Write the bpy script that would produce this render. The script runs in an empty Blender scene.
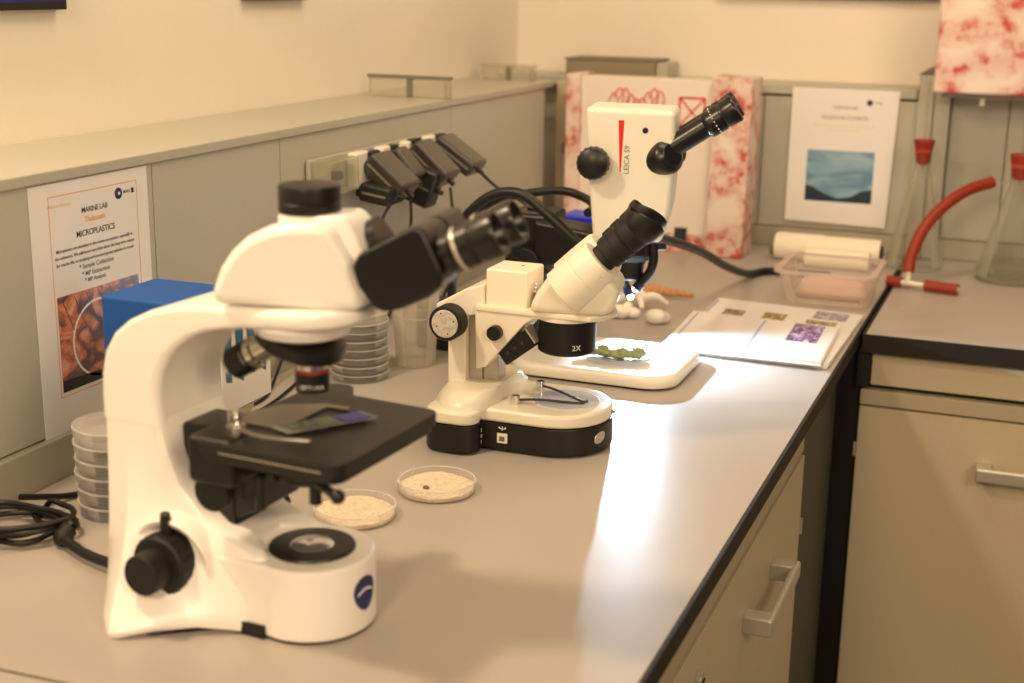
import bpy, bmesh, math, random
from mathutils import Vector, Matrix, Euler
PI = math.pi
R = math.radians
random.seed(7)
Z0 = 0.9                      # height of the bench tops above the floor; all shapes below are measured from the bench top
scene = bpy.context.scene
COL = scene.collection

# ------------------------------------------------------------------ materials
def lin(c):
    return tuple(((v / 255) / 12.92 if v / 255 <= 0.04045 else ((v / 255 + 0.055) / 1.055) ** 2.4) for v in c)

def mat(name, rgb, rough=0.5, metal=0.0, spec=0.5, noise=0.0, nscale=60, bump=0.0, bscale=300, coat=0.0, emit=None, estr=0):
    m = bpy.data.materials.new(name)
    m.use_nodes = True
    nt = m.node_tree
    b = nt.nodes['Principled BSDF']
    col = (*lin(rgb), 1)
    b.inputs['Base Color'].default_value = col
    b.inputs['Roughness'].default_value = rough
    b.inputs['Metallic'].default_value = metal
    b.inputs['Specular IOR Level'].default_value = spec
    b.inputs['Coat Weight'].default_value = coat
    b.inputs['Coat Roughness'].default_value = 0.08
    tc = nt.nodes.new('ShaderNodeTexCoord')
    if noise > 0:
        n = nt.nodes.new('ShaderNodeTexNoise')
        n.inputs['Scale'].default_value = nscale
        n.inputs['Detail'].default_value = 5
        nt.links.new(tc.outputs['Object'], n.inputs['Vector'])
        r = nt.nodes.new('ShaderNodeValToRGB')
        r.color_ramp.elements[0].position = 0.3
        r.color_ramp.elements[1].position = 0.7
        r.color_ramp.elements[0].color = tuple(max(0, c * (1 - noise)) for c in col[:3]) + (1,)
        r.color_ramp.elements[1].color = tuple(min(1, c * (1 + noise)) for c in col[:3]) + (1,)
        nt.links.new(n.outputs['Fac'], r.inputs['Fac'])
        nt.links.new(r.outputs['Color'], b.inputs['Base Color'])
    if bump > 0:
        n2 = nt.nodes.new('ShaderNodeTexNoise')
        n2.inputs['Scale'].default_value = bscale
        nt.links.new(tc.outputs['Object'], n2.inputs['Vector'])
        bp = nt.nodes.new('ShaderNodeBump')
        bp.inputs['Strength'].default_value = bump
        bp.inputs['Distance'].default_value = 0.002
        nt.links.new(n2.outputs['Fac'], bp.inputs['Height'])
        nt.links.new(bp.outputs['Normal'], b.inputs['Normal'])
    if emit:
        b.inputs['Emission Color'].default_value = (*emit, 1)
        b.inputs['Emission Strength'].default_value = estr
    return m

def clear_mat(name, rgb, alpha, rough=0.06, gloss=0.5, edge=0.55):
    """thin clear plastic or glass: see-through, tinted, with a gloss that grows towards grazing angles"""
    m = bpy.data.materials.new(name)
    m.use_nodes = True
    nt = m.node_tree
    nt.nodes.clear()
    out = nt.nodes.new('ShaderNodeOutputMaterial')
    p = nt.nodes.new('ShaderNodeBsdfPrincipled')
    p.inputs['Base Color'].default_value = (*lin(rgb), 1)
    p.inputs['Roughness'].default_value = rough
    p.inputs['Specular IOR Level'].default_value = gloss
    t = nt.nodes.new('ShaderNodeBsdfTransparent')
    t.inputs['Color'].default_value = (0.97, 0.97, 0.96, 1)
    lw = nt.nodes.new('ShaderNodeLayerWeight')
    lw.inputs['Blend'].default_value = 0.35
    ma = nt.nodes.new('ShaderNodeMath')
    ma.operation = 'MULTIPLY_ADD'
    ma.inputs[1].default_value = edge
    ma.inputs[2].default_value = alpha
    ma.use_clamp = True
    nt.links.new(lw.outputs['Fresnel'], ma.inputs[0])
    tl = nt.nodes.new('ShaderNodeBsdfTranslucent')
    tl.inputs['Color'].default_value = (*lin(rgb), 1)
    m2_ = nt.nodes.new('ShaderNodeMixShader')
    m2_.inputs[0].default_value = 0.4
    nt.links.new(p.outputs[0], m2_.inputs[1])
    nt.links.new(tl.outputs[0], m2_.inputs[2])
    mx = nt.nodes.new('ShaderNodeMixShader')
    nt.links.new(ma.outputs[0], mx.inputs[0])
    nt.links.new(t.outputs[0], mx.inputs[1])
    nt.links.new(m2_.outputs[0], mx.inputs[2])
    nt.links.new(mx.outputs[0], out.inputs[0])
    return m

def ramp_mat(name, stops, scale=3.0, kind='noise', rough=0.35, distort=0.5, stretch=(1, 1, 1), coords='Generated', metric='F1'):
    """a printed picture: colour ramp over a noise, voronoi, wave or straight gradient"""
    m = bpy.data.materials.new(name)
    m.use_nodes = True
    nt = m.node_tree
    b = nt.nodes['Principled BSDF']
    b.inputs['Roughness'].default_value = rough
    tc = nt.nodes.new('ShaderNodeTexCoord')
    mp = nt.nodes.new('ShaderNodeMapping')
    mp.inputs['Scale'].default_value = stretch
    nt.links.new(tc.outputs[coords], mp.inputs['Vector'])
    vec = mp.outputs['Vector']
    if kind == 'noise':
        t = nt.nodes.new('ShaderNodeTexNoise')
        t.inputs['Scale'].default_value = scale
        t.inputs['Detail'].default_value = 6
        t.inputs['Distortion'].default_value = distort
        fac = t.outputs['Fac']
    elif kind == 'voronoi':
        t = nt.nodes.new('ShaderNodeTexVoronoi')
        t.feature = metric
        t.inputs['Scale'].default_value = scale
        fac = t.outputs['Distance']
    elif kind == 'wave':
        t = nt.nodes.new('ShaderNodeTexWave')
        t.inputs['Scale'].default_value = scale
        t.inputs['Distortion'].default_value = distort
        t.inputs['Detail'].default_value = 3
        fac = t.outputs['Fac']
    nt.links.new(vec, t.inputs['Vector'])
    r = nt.nodes.new('ShaderNodeValToRGB')
    el = r.color_ramp.elements
    while len(el) < len(stops):
        el.new(0.5)
    for e, (pos, c) in zip(el, stops):
        e.position = pos
        e.color = (*lin(c), 1)
    nt.links.new(fac, r.inputs['Fac'])
    nt.links.new(r.outputs['Color'], b.inputs['Base Color'])
    return m

def toile_mat(name, base, red, scale, seed=0.0):
    """cream paper printed with swirling red scrolls"""
    m = bpy.data.materials.new(name)
    m.use_nodes = True
    nt = m.node_tree
    b = nt.nodes['Principled BSDF']
    b.inputs['Roughness'].default_value = 0.5
    tc = nt.nodes.new('ShaderNodeTexCoord')
    mp = nt.nodes.new('ShaderNodeMapping')
    mp.inputs['Location'].default_value = (seed, seed * 1.7, seed * 0.6)
    nt.links.new(tc.outputs['Object'], mp.inputs['Vector'])
    n = nt.nodes.new('ShaderNodeTexNoise')
    n.inputs['Scale'].default_value = scale * 1.2
    n.inputs['Detail'].default_value = 2
    nt.links.new(mp.outputs['Vector'], n.inputs['Vector'])
    mixv = nt.nodes.new('ShaderNodeMix')
    mixv.data_type = 'VECTOR'
    mixv.inputs[0].default_value = 0.06
    nt.links.new(mp.outputs['Vector'], mixv.inputs[4])
    nt.links.new(n.outputs['Color'], mixv.inputs[5])
    v = nt.nodes.new('ShaderNodeTexVoronoi')
    v.feature = 'DISTANCE_TO_EDGE'
    v.inputs['Scale'].default_value = scale
    nt.links.new(mixv.outputs[1], v.inputs['Vector'])
    r = nt.nodes.new('ShaderNodeValToRGB')
    r.color_ramp.elements[0].position = 0.0
    r.color_ramp.elements[0].color = (*lin(red), 1)
    r.color_ramp.elements[1].position = 0.30
    r.color_ramp.elements[1].color = (*lin(base), 1)
    nt.links.new(v.outputs['Distance'], r.inputs['Fac'])
    n2 = nt.nodes.new('ShaderNodeTexNoise')
    n2.inputs['Scale'].default_value = scale * 5
    n2.inputs['Detail'].default_value = 6
    nt.links.new(mp.outputs['Vector'], n2.inputs['Vector'])
    r2 = nt.nodes.new('ShaderNodeValToRGB')
    r2.color_ramp.elements[0].position = 0.45
    r2.color_ramp.elements[0].color = (*lin(base), 1)
    r2.color_ramp.elements[1].position = 0.62
    r2.color_ramp.elements[1].color = (0, 0, 0, 1)
    nt.links.new(n2.outputs['Fac'], r2.inputs['Fac'])
    mx = nt.nodes.new('ShaderNodeMix')
    mx.data_type = 'RGBA'
    r2.color_ramp.elements[0].color = (0.35, 0.35, 0.35, 1)
    r2.color_ramp.elements[1].color = (1.0, 1.0, 1.0, 1)
    nt.links.new(r2.outputs['Color'], mx.inputs[0])
    mx.inputs[6].default_value = (*lin(base), 1)
    nt.links.new(r.outputs['Color'], mx.inputs[7])
    nt.links.new(mx.outputs[2], b.inputs['Base Color'])
    return m

M = {}
M['wall'] = mat('cream_plaster', (236, 228, 213), 0.8, noise=0.02, nscale=4, bump=0.25, bscale=90)
M['floor'] = mat('grey_floor', (120, 112, 102), 0.5, noise=0.08)
M['panel'] = mat('grey_green_panel', (184, 181, 168), 0.42, noise=0.015, nscale=200)
M['ledge'] = mat('grey_green_ledge', (182, 179, 164), 0.4)
M['strip'] = mat('trim_grey', (168, 163, 148), 0.45)
M['seam'] = mat('seam_grey', (118, 112, 98), 0.6)
M['top'] = mat('worktop_laminate', (178, 170, 162), 0.38, spec=0.5, noise=0.03, nscale=400)
M['edge'] = mat('dark_edge_band', (40, 35, 30), 0.65, spec=0.25)
M['cab'] = mat('cabinet_beige', (200, 186, 158), 0.45, noise=0.03, nscale=300)
M['cab_rail'] = mat('cabinet_rail', (182, 170, 146), 0.45)
M['dark'] = mat('black_recess', (18, 17, 15), 0.6)
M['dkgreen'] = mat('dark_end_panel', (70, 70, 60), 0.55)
M['alu'] = mat('brushed_metal', (196, 190, 178), 0.35, metal=0.5)
M['chrome'] = mat('chrome', (225, 222, 215), 0.12, metal=1)
M['enamel'] = mat('white_enamel', (246, 242, 236), 0.30, spec=0.45)
M['cream'] = mat('cream_enamel', (240, 233, 214), 0.30, spec=0.5)
M['leicaw'] = mat('offwhite_shell', (238, 234, 220), 0.35)
M['black'] = mat('black_plastic', (15, 14, 14), 0.38, spec=0.5)
M['satin'] = mat('satin_black', (18, 17, 17), 0.30, spec=0.5)
M['rubber'] = mat('black_rubber', (17, 16, 16), 0.6)
M['stage'] = mat('stage_black', (27, 27, 27), 0.42, noise=0.1, nscale=500)
M['cable'] = mat('cable_black', (13, 13, 13), 0.45)
M['paper'] = mat('white_paper', (238, 236, 234), 0.32, coat=0.3)
M['ink'] = mat('black_ink', (40, 38, 42), 0.5)
M['greyink'] = mat('grey_ink', (110, 104, 104), 0.5)
M['orangeink'] = mat('orange_ink', (222, 160, 70), 0.5)
M['paleink'] = mat('pale_orange_ink', (226, 200, 160), 0.5)
M['blueink'] = mat('blue_ink', (150, 160, 215), 0.5)
M['navy'] = mat('navy_print', (28, 34, 74), 0.35)
M['badgeblue'] = mat('badge_blue', (24, 34, 96), 0.2)
M['white'] = mat('white_print', (240, 240, 240), 0.5)
M['bluebox'] = mat('blue_card', (20, 84, 164), 0.6, noise=0.05, nscale=300)
M['bluelid'] = mat('blue_plastic', (34, 50, 210), 0.35)
M['grebox'] = mat('grey_metal_box', (150, 138, 118), 0.4, metal=0.3)
M['red'] = mat('red_print', (222, 30, 22), 0.4)
M['rubberred'] = mat('red_rubber', (146, 42, 20), 0.5, noise=0.08, nscale=80)
M['socket'] = mat('white_socket', (236, 230, 214), 0.4)
M['adapter'] = mat('adapter_grey', (54, 49, 45), 0.3, coat=0.3)
M['adapter_dk'] = mat('adapter_black', (30, 28, 27), 0.35)
M['dish'] = clear_mat('clear_polystyrene', (250, 246, 244), 0.07, 0.08, 0.6, 0.34)
M['dishrim'] = clear_mat('clear_polystyrene_rim', (248, 244, 242), 0.26, 0.08)
M['tub'] = clear_mat('frosted_tub', (246, 234, 226), 0.16, 0.2, 0.5, 0.4)
M['tubrim'] = clear_mat('frosted_tub_rim', (240, 222, 214), 0.42, 0.2)
M['cup'] = clear_mat('frosted_cup', (244, 238, 226), 0.17, 0.3)
M['acry'] = clear_mat('clear_acrylic', (214, 212, 190), 0.3, 0.08)
M['glass'] = clear_mat('lab_glass', (232, 232, 222), 0.0, 0.03, 0.8, 0.38)
M['water'] = clear_mat('clear_water', (220, 216, 200), 0.12, 0.03, 0.6)
M['slide'] = clear_mat('slide_glass', (200, 200, 190), 0.35, 0.05)
M['sand'] = mat('fine_sand', (226, 210, 186), 0.9, noise=0.18, nscale=220, bump=0.7, bscale=250)
M['shellw'] = mat('white_shell', (240, 232, 218), 0.55, noise=0.06, nscale=60)
M['shello'] = mat('orange_coral', (196, 144, 100), 0.7, noise=0.2, nscale=120, bump=0.5, bscale=200)
M['leaf'] = mat('green_seaweed', (150, 160, 104), 0.5, noise=0.35, nscale=120)
M['frost'] = mat('frosted_disc', (206, 208, 226), 0.15, spec=0.6)
M['rollw'] = mat('white_roll', (244, 236, 214), 0.7)
M['pink'] = mat('pink_bag', (224, 190, 178), 0.6)
M['stickr'] = mat('speckled_sticker', (196, 190, 180), 0.35, noise=0.25, nscale=220)
M['tip'] = mat('lamp_tip', (255, 255, 255), 0.3, emit=(0.9, 0.95, 1.0), estr=25)
M['holder'] = mat('grey_holder_metal', (136, 130, 118), 0.3, metal=0.6)
M['lens'] = mat('condenser_glass', (226, 228, 234), 0.16, metal=0.85)
M['darklens'] = mat('dark_glass', (20, 22, 26), 0.08)
M['bluelens'] = mat('bluish_ring', (120, 150, 172), 0.2, metal=0.5)
M['toile'] = toile_mat('red_scroll_paper', (236, 222, 210), (190, 48, 34), 13.0)
M['toile2'] = toile_mat('red_scroll_paper_large', (236, 222, 212), (196, 60, 38), 9.0, 3.1)
M['boxwhite'] = mat('box_white', (236, 226, 216), 0.45)
M['sea'] = ramp_mat('sea_picture', [(0.0, (56, 92, 128)), (0.42, (104, 144, 174)), (0.55, (138, 176, 198)), (1.0, (190, 208, 216))], 1.6, 'noise', 0.25, 0.6, (1, 1, 2.0))
M['micro'] = ramp_mat('beach_picture', [(0.0, (50, 44, 56)), (0.4, (112, 88, 92)), (0.5, (200, 120, 90)), (0.62, (222, 160, 138)), (1.0, (240, 230, 230))], 4.0, 'noise', 0.25, 1.6)
M['ice'] = ramp_mat('ice_picture', [(0.0, (40, 96, 130)), (0.35, (96, 150, 176)), (0.6, (190, 216, 228)), (1.0, (235, 242, 246))], 3.2, 'wave', 0.25, 2.0, (0.2, 2.4, 0.3))
M['purple'] = ramp_mat('purple_flower_picture', [(0.36, (30, 16, 44)), (0.46, (96, 56, 120)), (0.55, (176, 140, 200)), (0.66, (226, 206, 232))], 6, 'noise', 0.3, 1.0)
M['olive'] = ramp_mat('olive_flower_picture', [(0.36, (52, 62, 20)), (0.46, (116, 116, 40)), (0.55, (186, 156, 80)), (0.66, (236, 214, 160))], 6, 'noise', 0.3, 1.0)
M['brownp'] = ramp_mat('brown_plant_picture', [(0.36, (60, 44, 18)), (0.46, (120, 92, 44)), (0.55, (170, 150, 80)), (0.66, (220, 206, 170))], 6, 'noise', 0.3, 1.0)
M['lilac'] = ramp_mat('lilac_picture', [(0.36, (96, 84, 110)), (0.5, (160, 144, 176)), (0.64, (214, 202, 222))], 6, 'noise', 0.3, 1.0)
M['green'] = mat('leaf_green_print', (60, 170, 70), 0.35)
M['specimen'] = ramp_mat('specimen_stain', [(0.0, (12, 24, 20)), (0.42, (30, 66, 70)), (0.52, (110, 124, 40)), (0.6, (24, 60, 120)), (1.0, (40, 70, 170))], 5, 'noise', 0.3, 0.5)
M['nightpic'] = ramp_mat('dark_blue_picture', [(0.0, (8, 10, 30)), (0.5, (20, 30, 100)), (1.0, (40, 70, 170))], 5, 'noise', 0.25, 1.0)

# ------------------------------------------------------------------ mesh builder
def frame(axis, origin=(0, 0, 0)):
    """matrix that turns +Z into `axis` and moves to `origin`"""
    q = Vector((0, 0, 1)).rotation_difference(Vector(axis).normalized())
    return Matrix.Translation(Vector(origin)) @ q.to_matrix().to_4x4()

def smooth_path(pts, n=8):
    P = [Vector(p) for p in pts]
    if len(P) < 3:
        return P
    out = []
    for i in range(len(P) - 1):
        p0 = P[max(i - 1, 0)]; p1 = P[i]; p2 = P[i + 1]; p3 = P[min(i + 2, len(P) - 1)]
        for k in range(n):
            t = k / n
            out.append(0.5 * ((2 * p1) + (-p0 + p2) * t + (2 * p0 - 5 * p1 + 4 * p2 - p3) * t * t + (-p0 + 3 * p1 - 3 * p2 + p3) * t ** 3))
    out.append(P[-1])
    return out

class MB:
    def __init__(self):
        self.bm = bmesh.new()
    def merge(self, tb, mx=None):
        if mx is not None:
            bmesh.ops.transform(tb, matrix=mx, verts=tb.verts)
        me = bpy.data.meshes.new('tmp')
        tb.to_mesh(me)
        self.bm.from_mesh(me)
        bpy.data.meshes.remove(me)
        tb.free()
        return self
    def _bevel(self, tb, w, seg, angle=30):
        if w <= 0:
            return
        es = [e for e in tb.edges if len(e.link_faces) == 2 and e.calc_face_angle(0) > R(angle)]
        bmesh.ops.bevel(tb, geom=es, offset=w, segments=seg, profile=0.5, affect='EDGES', clamp_overlap=True)
    def box(self, lo, hi, bevel=0.0, seg=2, mx=None):
        tb = bmesh.new()
        bmesh.ops.create_cube(tb, size=1.0)
        s = [hi[i] - lo[i] for i in range(3)]
        c = [(hi[i] + lo[i]) / 2 for i in range(3)]
        bmesh.ops.transform(tb, matrix=Matrix.Translation(c) @ Matrix.Diagonal((*s, 1)), verts=tb.verts)
        self._bevel(tb, bevel, seg)
        return self.merge(tb, mx)
    def prism(self, pts, a, b, plane='xz', bevel=0.0, seg=2, mx=None, angle=30):
        """extrude the outline from a to b along the axis its plane leaves out"""
        tb = bmesh.new()
        def v(p, d):
            return {'xz': (p[0], d, p[1]), 'xy': (p[0], p[1], d), 'yz': (d, p[0], p[1])}[plane]
        A = [tb.verts.new(v(p, a)) for p in pts]
        B = [tb.verts.new(v(p, b)) for p in pts]
        n = len(pts)
        tb.faces.new(A)
        tb.faces.new(B[::-1])
        for i in range(n):
            j = (i + 1) % n
            tb.faces.new((A[j], A[i], B[i], B[j]))
        bmesh.ops.recalc_face_normals(tb, faces=tb.faces)
        self._bevel(tb, bevel, seg, angle)
        return self.merge(tb, mx)
    def lathe(self, prof, segs=32, mx=None, closed=False):
        """turn the (radius, height) outline around Z; outline ends on the axis are closed to a point"""
        tb = bmesh.new()
        rings = []
        for r, z in prof:
            if r < 1e-6:
                rings.append([tb.verts.new((0, 0, z))])
            else:
                rings.append([tb.verts.new((r * math.cos(2 * PI * k / segs), r * math.sin(2 * PI * k / segs), z)) for k in range(segs)])
        pairs = list(zip(rings[:-1], rings[1:]))
        if closed:
            pairs.append((rings[-1], rings[0]))
        for a, b in pairs:
            for k in range(segs):
                j = (k + 1) % segs
                if len(a) == 1 and len(b) == 1:
                    break
                if len(a) == 1:
                    tb.faces.new((a[0], b[k], b[j]))
                elif len(b) == 1:
                    tb.faces.new((a[k], a[j], b[0]))
                else:
                    tb.faces.new((a[k], a[j], b[j], b[k]))
        bmesh.ops.recalc_face_normals(tb, faces=tb.faces)
        return self.merge(tb, mx)
    def cyl(self, r, z0, z1, segs=32, ch=0.0, mx=None, r2=None):
        r2 = r if r2 is None else r2
        if ch > 0:
            return self.lathe([(0, z0), (r - ch, z0), (r - ch * .3, z0 + ch * .3), (r, z0 + ch), (r2, z1 - ch), (r2 - ch * .3, z1 - ch * .3), (r2 - ch, z1), (0, z1)], segs, mx)
        return self.lathe([(0, z0), (r, z0), (r2, z1), (0, z1)], segs, mx)
    def tube(self, pts, r, segs=12, n=8, mx=None, smooth=True):
        P = smooth_path(pts, n) if smooth else [Vector(p) for p in pts]
        tb = bmesh.new()
        up = Vector((0, 0, 1))
        rings = []
        prev = None
        for i, p in enumerate(P):
            d = (P[min(i + 1, len(P) - 1)] - P[max(i - 1, 0)]).normalized()
            if prev is None:
                a = d.cross(up)
                if a.length < 1e-3:
                    a = d.cross(Vector((1, 0, 0)))
                a.normalize()
            else:
                a = (prev - d * prev.dot(d)).normalized()
            prev = a
            b = d.cross(a)
            rr = r(i / (len(P) - 1)) if callable(r) else r
            rings.append([tb.verts.new(p + (a * math.cos(2 * PI * k / segs) + b * math.sin(2 * PI * k / segs)) * rr) for k in range(segs)])
        for a, b in zip(rings[:-1], rings[1:]):
            for k in range(segs):
                j = (k + 1) % segs
                tb.faces.new((a[k], a[j], b[j], b[k]))
        tb.faces.new(rings[0][::-1])
        tb.faces.new(rings[-1])
        bmesh.ops.recalc_face_normals(tb, faces=tb.faces)
        return self.merge(tb, mx)
    def loft(self, secs, mx=None):
        tb = bmesh.new()
        rings = [[tb.verts.new(p) for p in s] for s in secs]
        n = len(rings[0])
        for a, b in zip(rings[:-1], rings[1:]):
            for k in range(n):
                j = (k + 1) % n
                tb.faces.new((a[k], a[j], b[j], b[k]))
        tb.faces.new(rings[0][::-1])
        tb.faces.new(rings[-1])
        bmesh.ops.recalc_face_normals(tb, faces=tb.faces)
        return self.merge(tb, mx)
    def ball(self, c, rad, segs=20, jitter=0.0):
        tb = bmesh.new()
        bmesh.ops.create_uvsphere(tb, u_segments=segs, v_segments=max(8, segs // 2), radius=1.0)
        if jitter:
            for v in tb.verts:
                v.co *= 1 + random.uniform(-jitter, jitter)
        s = rad if isinstance(rad, (tuple, list)) else (rad,) * 3
        return self.merge(tb, Matrix.Translation(c) @ Matrix.Diagonal((*s, 1)))
    def build(self, name, material, parent=None, angle=38, flat=False):
        me = bpy.data.meshes.new(name)
        self.bm.to_mesh(me)
        self.bm.free()
        me.materials.append(M[material] if isinstance(material, str) else material)
        if not flat:
            me.polygons.foreach_set('use_smooth', [True] * len(me.polygons))
            me.set_sharp_from_angle(angle=R(angle))
        o = bpy.data.objects.new(name, me)
        COL.objects.link(o)
        o.cycles.shadow_terminator_geometry_offset = 0.0
        if not flat:
            wn = o.modifiers.new('weighted_normal', 'WEIGHTED_NORMAL')
            wn.keep_sharp = True
            wn.weight = 80
        if parent is not None:
            o.parent = parent
        else:
            o.location = (0, 0, Z0)
        return o

def tag(o, label=None, cat=None, group=None, kind=None):
    if label: o['label'] = label
    if cat: o['category'] = cat
    if group: o['group'] = group
    if kind: o['kind'] = kind
    return o

def thing(name, label, cat, loc=(0, 0, 0), rz=0.0, group=None):
    o = bpy.data.objects.new(name, None)
    COL.objects.link(o)
    o.empty_display_size = 0.02
    o.location = (loc[0], loc[1], loc[2] + Z0)
    o.rotation_euler = (0, 0, R(rz))
    return tag(o, label, cat, group)

def dup(root, loc, rz=None, label=None):
    r = root.copy()
    COL.objects.link(r)
    r.location = (loc[0], loc[1], loc[2] + Z0)
    if rz is not None:
        r.rotation_euler = (0, 0, R(rz))
    if label:
        r['label'] = label
    for ch in list(root.children):
        c = ch.copy(); COL.objects.link(c); c.parent = r
        for g in ch.children:
            d = g.copy(); COL.objects.link(d); d.parent = c
    return r

def text(body, size, material, parent, mx, name='lettering', align='CENTER', depth=0.0002, spread=1.0, bold=0.0):
    cu = bpy.data.curves.new('txt', 'FONT')
    cu.body = body
    cu.size = size
    cu.align_x = align
    cu.align_y = 'CENTER'
    cu.extrude = depth
    cu.offset = bold
    cu.resolution_u = 3
    cu.space_character = spread
    t = bpy.data.objects.new('txt', cu)
    COL.objects.link(t)
    bpy.context.view_layer.update()
    me = bpy.data.meshes.new_from_object(t.evaluated_get(bpy.context.evaluated_depsgraph_get()))
    bpy.data.objects.remove(t)
    bpy.data.curves.remove(cu)
    me.name = name
    me.transform(mx)
    me.materials.clear()
    me.materials.append(M[material])
    o = bpy.data.objects.new(name, me)
    COL.objects.link(o)
    o.parent = parent
    return o

def basis(x, y, origin):
    """matrix whose local X and Y run along x and y in the parent's space"""
    x = Vector(x).normalized(); y = Vector(y).normalized(); z = x.cross(y)
    m = Matrix((x, y, z)).transposed().to_4x4()
    return Matrix.Translation(Vector(origin)) @ m

def arc(cx, cy, r, a0, a1, n):
    return [(cx + r * math.cos(R(a0 + (a1 - a0) * i / n)), cy + r * math.sin(R(a0 + (a1 - a0) * i / n))) for i in range(n + 1)]

def rrect(x0, y0, x1, y1, r, n=5):
    return arc(x1 - r, y0 + r, r, -90, 0, n) + arc(x1 - r, y1 - r, r, 0, 90, n) + arc(x0 + r, y1 - r, r, 90, 180, n) + arc(x0 + r, y0 + r, r, 180, 270, n)

def struct(mb, name, material, label=None):
    o = mb.build(name, material)
    o['kind'] = 'structure'
    return o

# ------------------------------------------------------------------ room shell
struct(MB().box((-0.3, -3.2, -0.98), (4.2, 2.1, -0.9)), 'floor', 'floor')
struct(MB().box((-0.3, -3.2, -0.9), (-0.2, 2.1, 1.75)), 'wall_left', 'wall')
struct(MB().box((-0.2, 2.0, -0.9), (4.2, 2.1, 1.75)), 'wall_back', 'wall')

# ------------------------------------------------------------------ service ducts behind the benches
d = thing('service_duct', 'long grey service duct with flat ledge running behind the left bench', 'duct', (0, 0, 0))
for a, b in ((-1.4, -0.385), (-0.383, 0.226), (0.228, 0.535), (0.537, 1.150), (1.152, 1.655)):
    MB().box((-0.018, a, 0.052), (0.0, b, 0.3445), 0.0008).build('panel', 'panel', d)
MB().box((-0.199, -1.4, 0.345), (0.005, 1.70, 0.3590), 0.003).build('ledge', 'ledge', d)
MB().box((-0.03, -1.4, -0.03), (0.010, 1.66, 0.050), 0.002).build('plinth', 'strip', d)
MB().box((-0.03, -1.4, 0.045), (-0.019, 1.655, 0.3445)).build('backing', 'seam', d)
MB().box((-0.19, -1.4, -0.9), (-0.031, 1.655, 0.344)).build('core', 'seam', d)

d = thing('service_duct', 'grey service duct with ledge running along the back wall behind the flasks', 'duct', (0, 0, 0))
for a, b in ((0.0, 0.44), (0.442, 0.775), (0.84, 0.955), (0.957, 1.75)):
    MB().box((a, 1.87, 0.045), (b, 1.888, 0.333 if a < .8 else 0.350), 0.001).build('panel', 'panel', d)
MB().box((-0.199, 1.866, 0.338), (0.768, 1.999, 0.360), 0.003).build('ledge', 'ledge', d)
MB().box((0.84, 1.872, 0.3505), (1.75, 1.999, 0.366), 0.002).build('ledge', 'strip', d)
MB().box((0.772, 1.845, 0.0008), (0.838, 1.995, 0.392), 0.003).build('upright', 'panel', d)
MB().prism([(0.768, 0.392), (0.842, 0.392), (0.842, 0.402), (0.81, 0.408), (0.78, 0.400)], 1.845, 1.995, 'xz', 0.001).build('upright_cap', 'seam', d)
MB().box((0.803, 1.843, 0.001), (0.806, 1.846, 0.388)).build('seam', 'seam', d)
MB().box((0.0, 1.862, 0.0), (1.75, 1.892, 0.043), 0.002).build('plinth', 'strip', d)
MB().box((0.0, 1.890, 0.0), (1.75, 1.90, 0.336)).build('backing', 'seam', d)
MB().box((0.0, 1.901, -0.9), (0.76, 1.99, 0.336)).build('core', 'seam', d)
p = thing('corner_post', 'slim beige upright in the corner left of the red-patterned box', 'post', (0, 0, 0))
MB().box((-0.016, 1.775, 0.0), (0.060, 1.860, 0.352), 0.004).build('post', 'cab', p)
MB().box((0.000, 1.772, 0.19), (0.006, 1.775, 0.215), 0.001).build('latch', 'seam', p)

# ------------------------------------------------------------------ worktops and cabinets
d = thing('worktop', 'long grey laminate worktop under the microscopes along the left wall', 'worktop', (0, 0, 0))
MB().box((0.011, -1.4, -0.030), (0.771, 1.861, 0.0), 0.0008).build('laminate_slab', 'top', d, flat=True)
MB().prism([(.012, -.3915), (.770, -.3690), (.770, -.3665), (.012, -.3890)], -.001, .0003, 'xy').build('joint_line', 'edge', d, flat=True)
MB().box((0.7715, -1.4, -0.0240), (0.776, 1.861, -0.0004), 0.0008).build('edge_band', 'edge', d)
d = thing('worktop', 'grey laminate worktop with thick black edge under the glass flasks', 'worktop', (0, 0, 0))
MB().box((0.786, 1.122, -0.030), (1.75, 1.861, 0.0), 0.001).build('laminate_slab', 'top', d, flat=True)
MB().box((0.781, 1.117, -0.0325), (1.75, 1.1215, -0.0005), 0.001).build('edge_band', 'edge', d)
MB().box((0.7805, 1.122, -0.0325), (0.7855, 1.861, -0.0005), 0.001).build('edge_band', 'edge', d)

def bow_handle(parent, pts, r, name='handle'):
    return MB().tube(pts, r, 10, 6).build(name, 'alu', parent)

d = thing('base_cabinet', 'beige base cabinet with bow handle below the left worktop edge', 'cabinet', (0, 0, 0))
MB().box((0.02, -1.35, -0.80), (0.735, 0.745, -0.032)).build('carcass', 'cab', d)
MB().box((0.735, -1.35, -0.098), (0.752, 0.752, -0.034), 0.002).build('rail', 'cab_rail', d)
MB().box((0.735, -1.35, -0.066), (0.7545, 0.752, -0.062)).build('rail_groove', 'seam', d)
dr = MB().box((0.736, 0.147, -0.76), (0.754, 0.752, -0.103), 0.002).build('door', 'cab', d)
h = MB()
h.prism(rrect(0.345, -0.207, 0.372, -0.183, 0.003), 0.754, 0.786, 'yz', 0.001)
h.prism(rrect(0.518, -0.207, 0.545, -0.183, 0.003), 0.754, 0.786, 'yz', 0.001)
h.box((0.781, 0.345, -0.207), (0.791, 0.545, -0.183), 0.004, 3)
h.build('handle', 'alu', dr)
MB().box((0.748, 0.751, -0.23), (0.757, 0.758, -0.205), 0.001).build('hinge', 'alu', dr)
dr = MB().box((0.736, -0.46, -0.76), (0.754, 0.143, -0.103), 0.002).build('door', 'cab', d)
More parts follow.
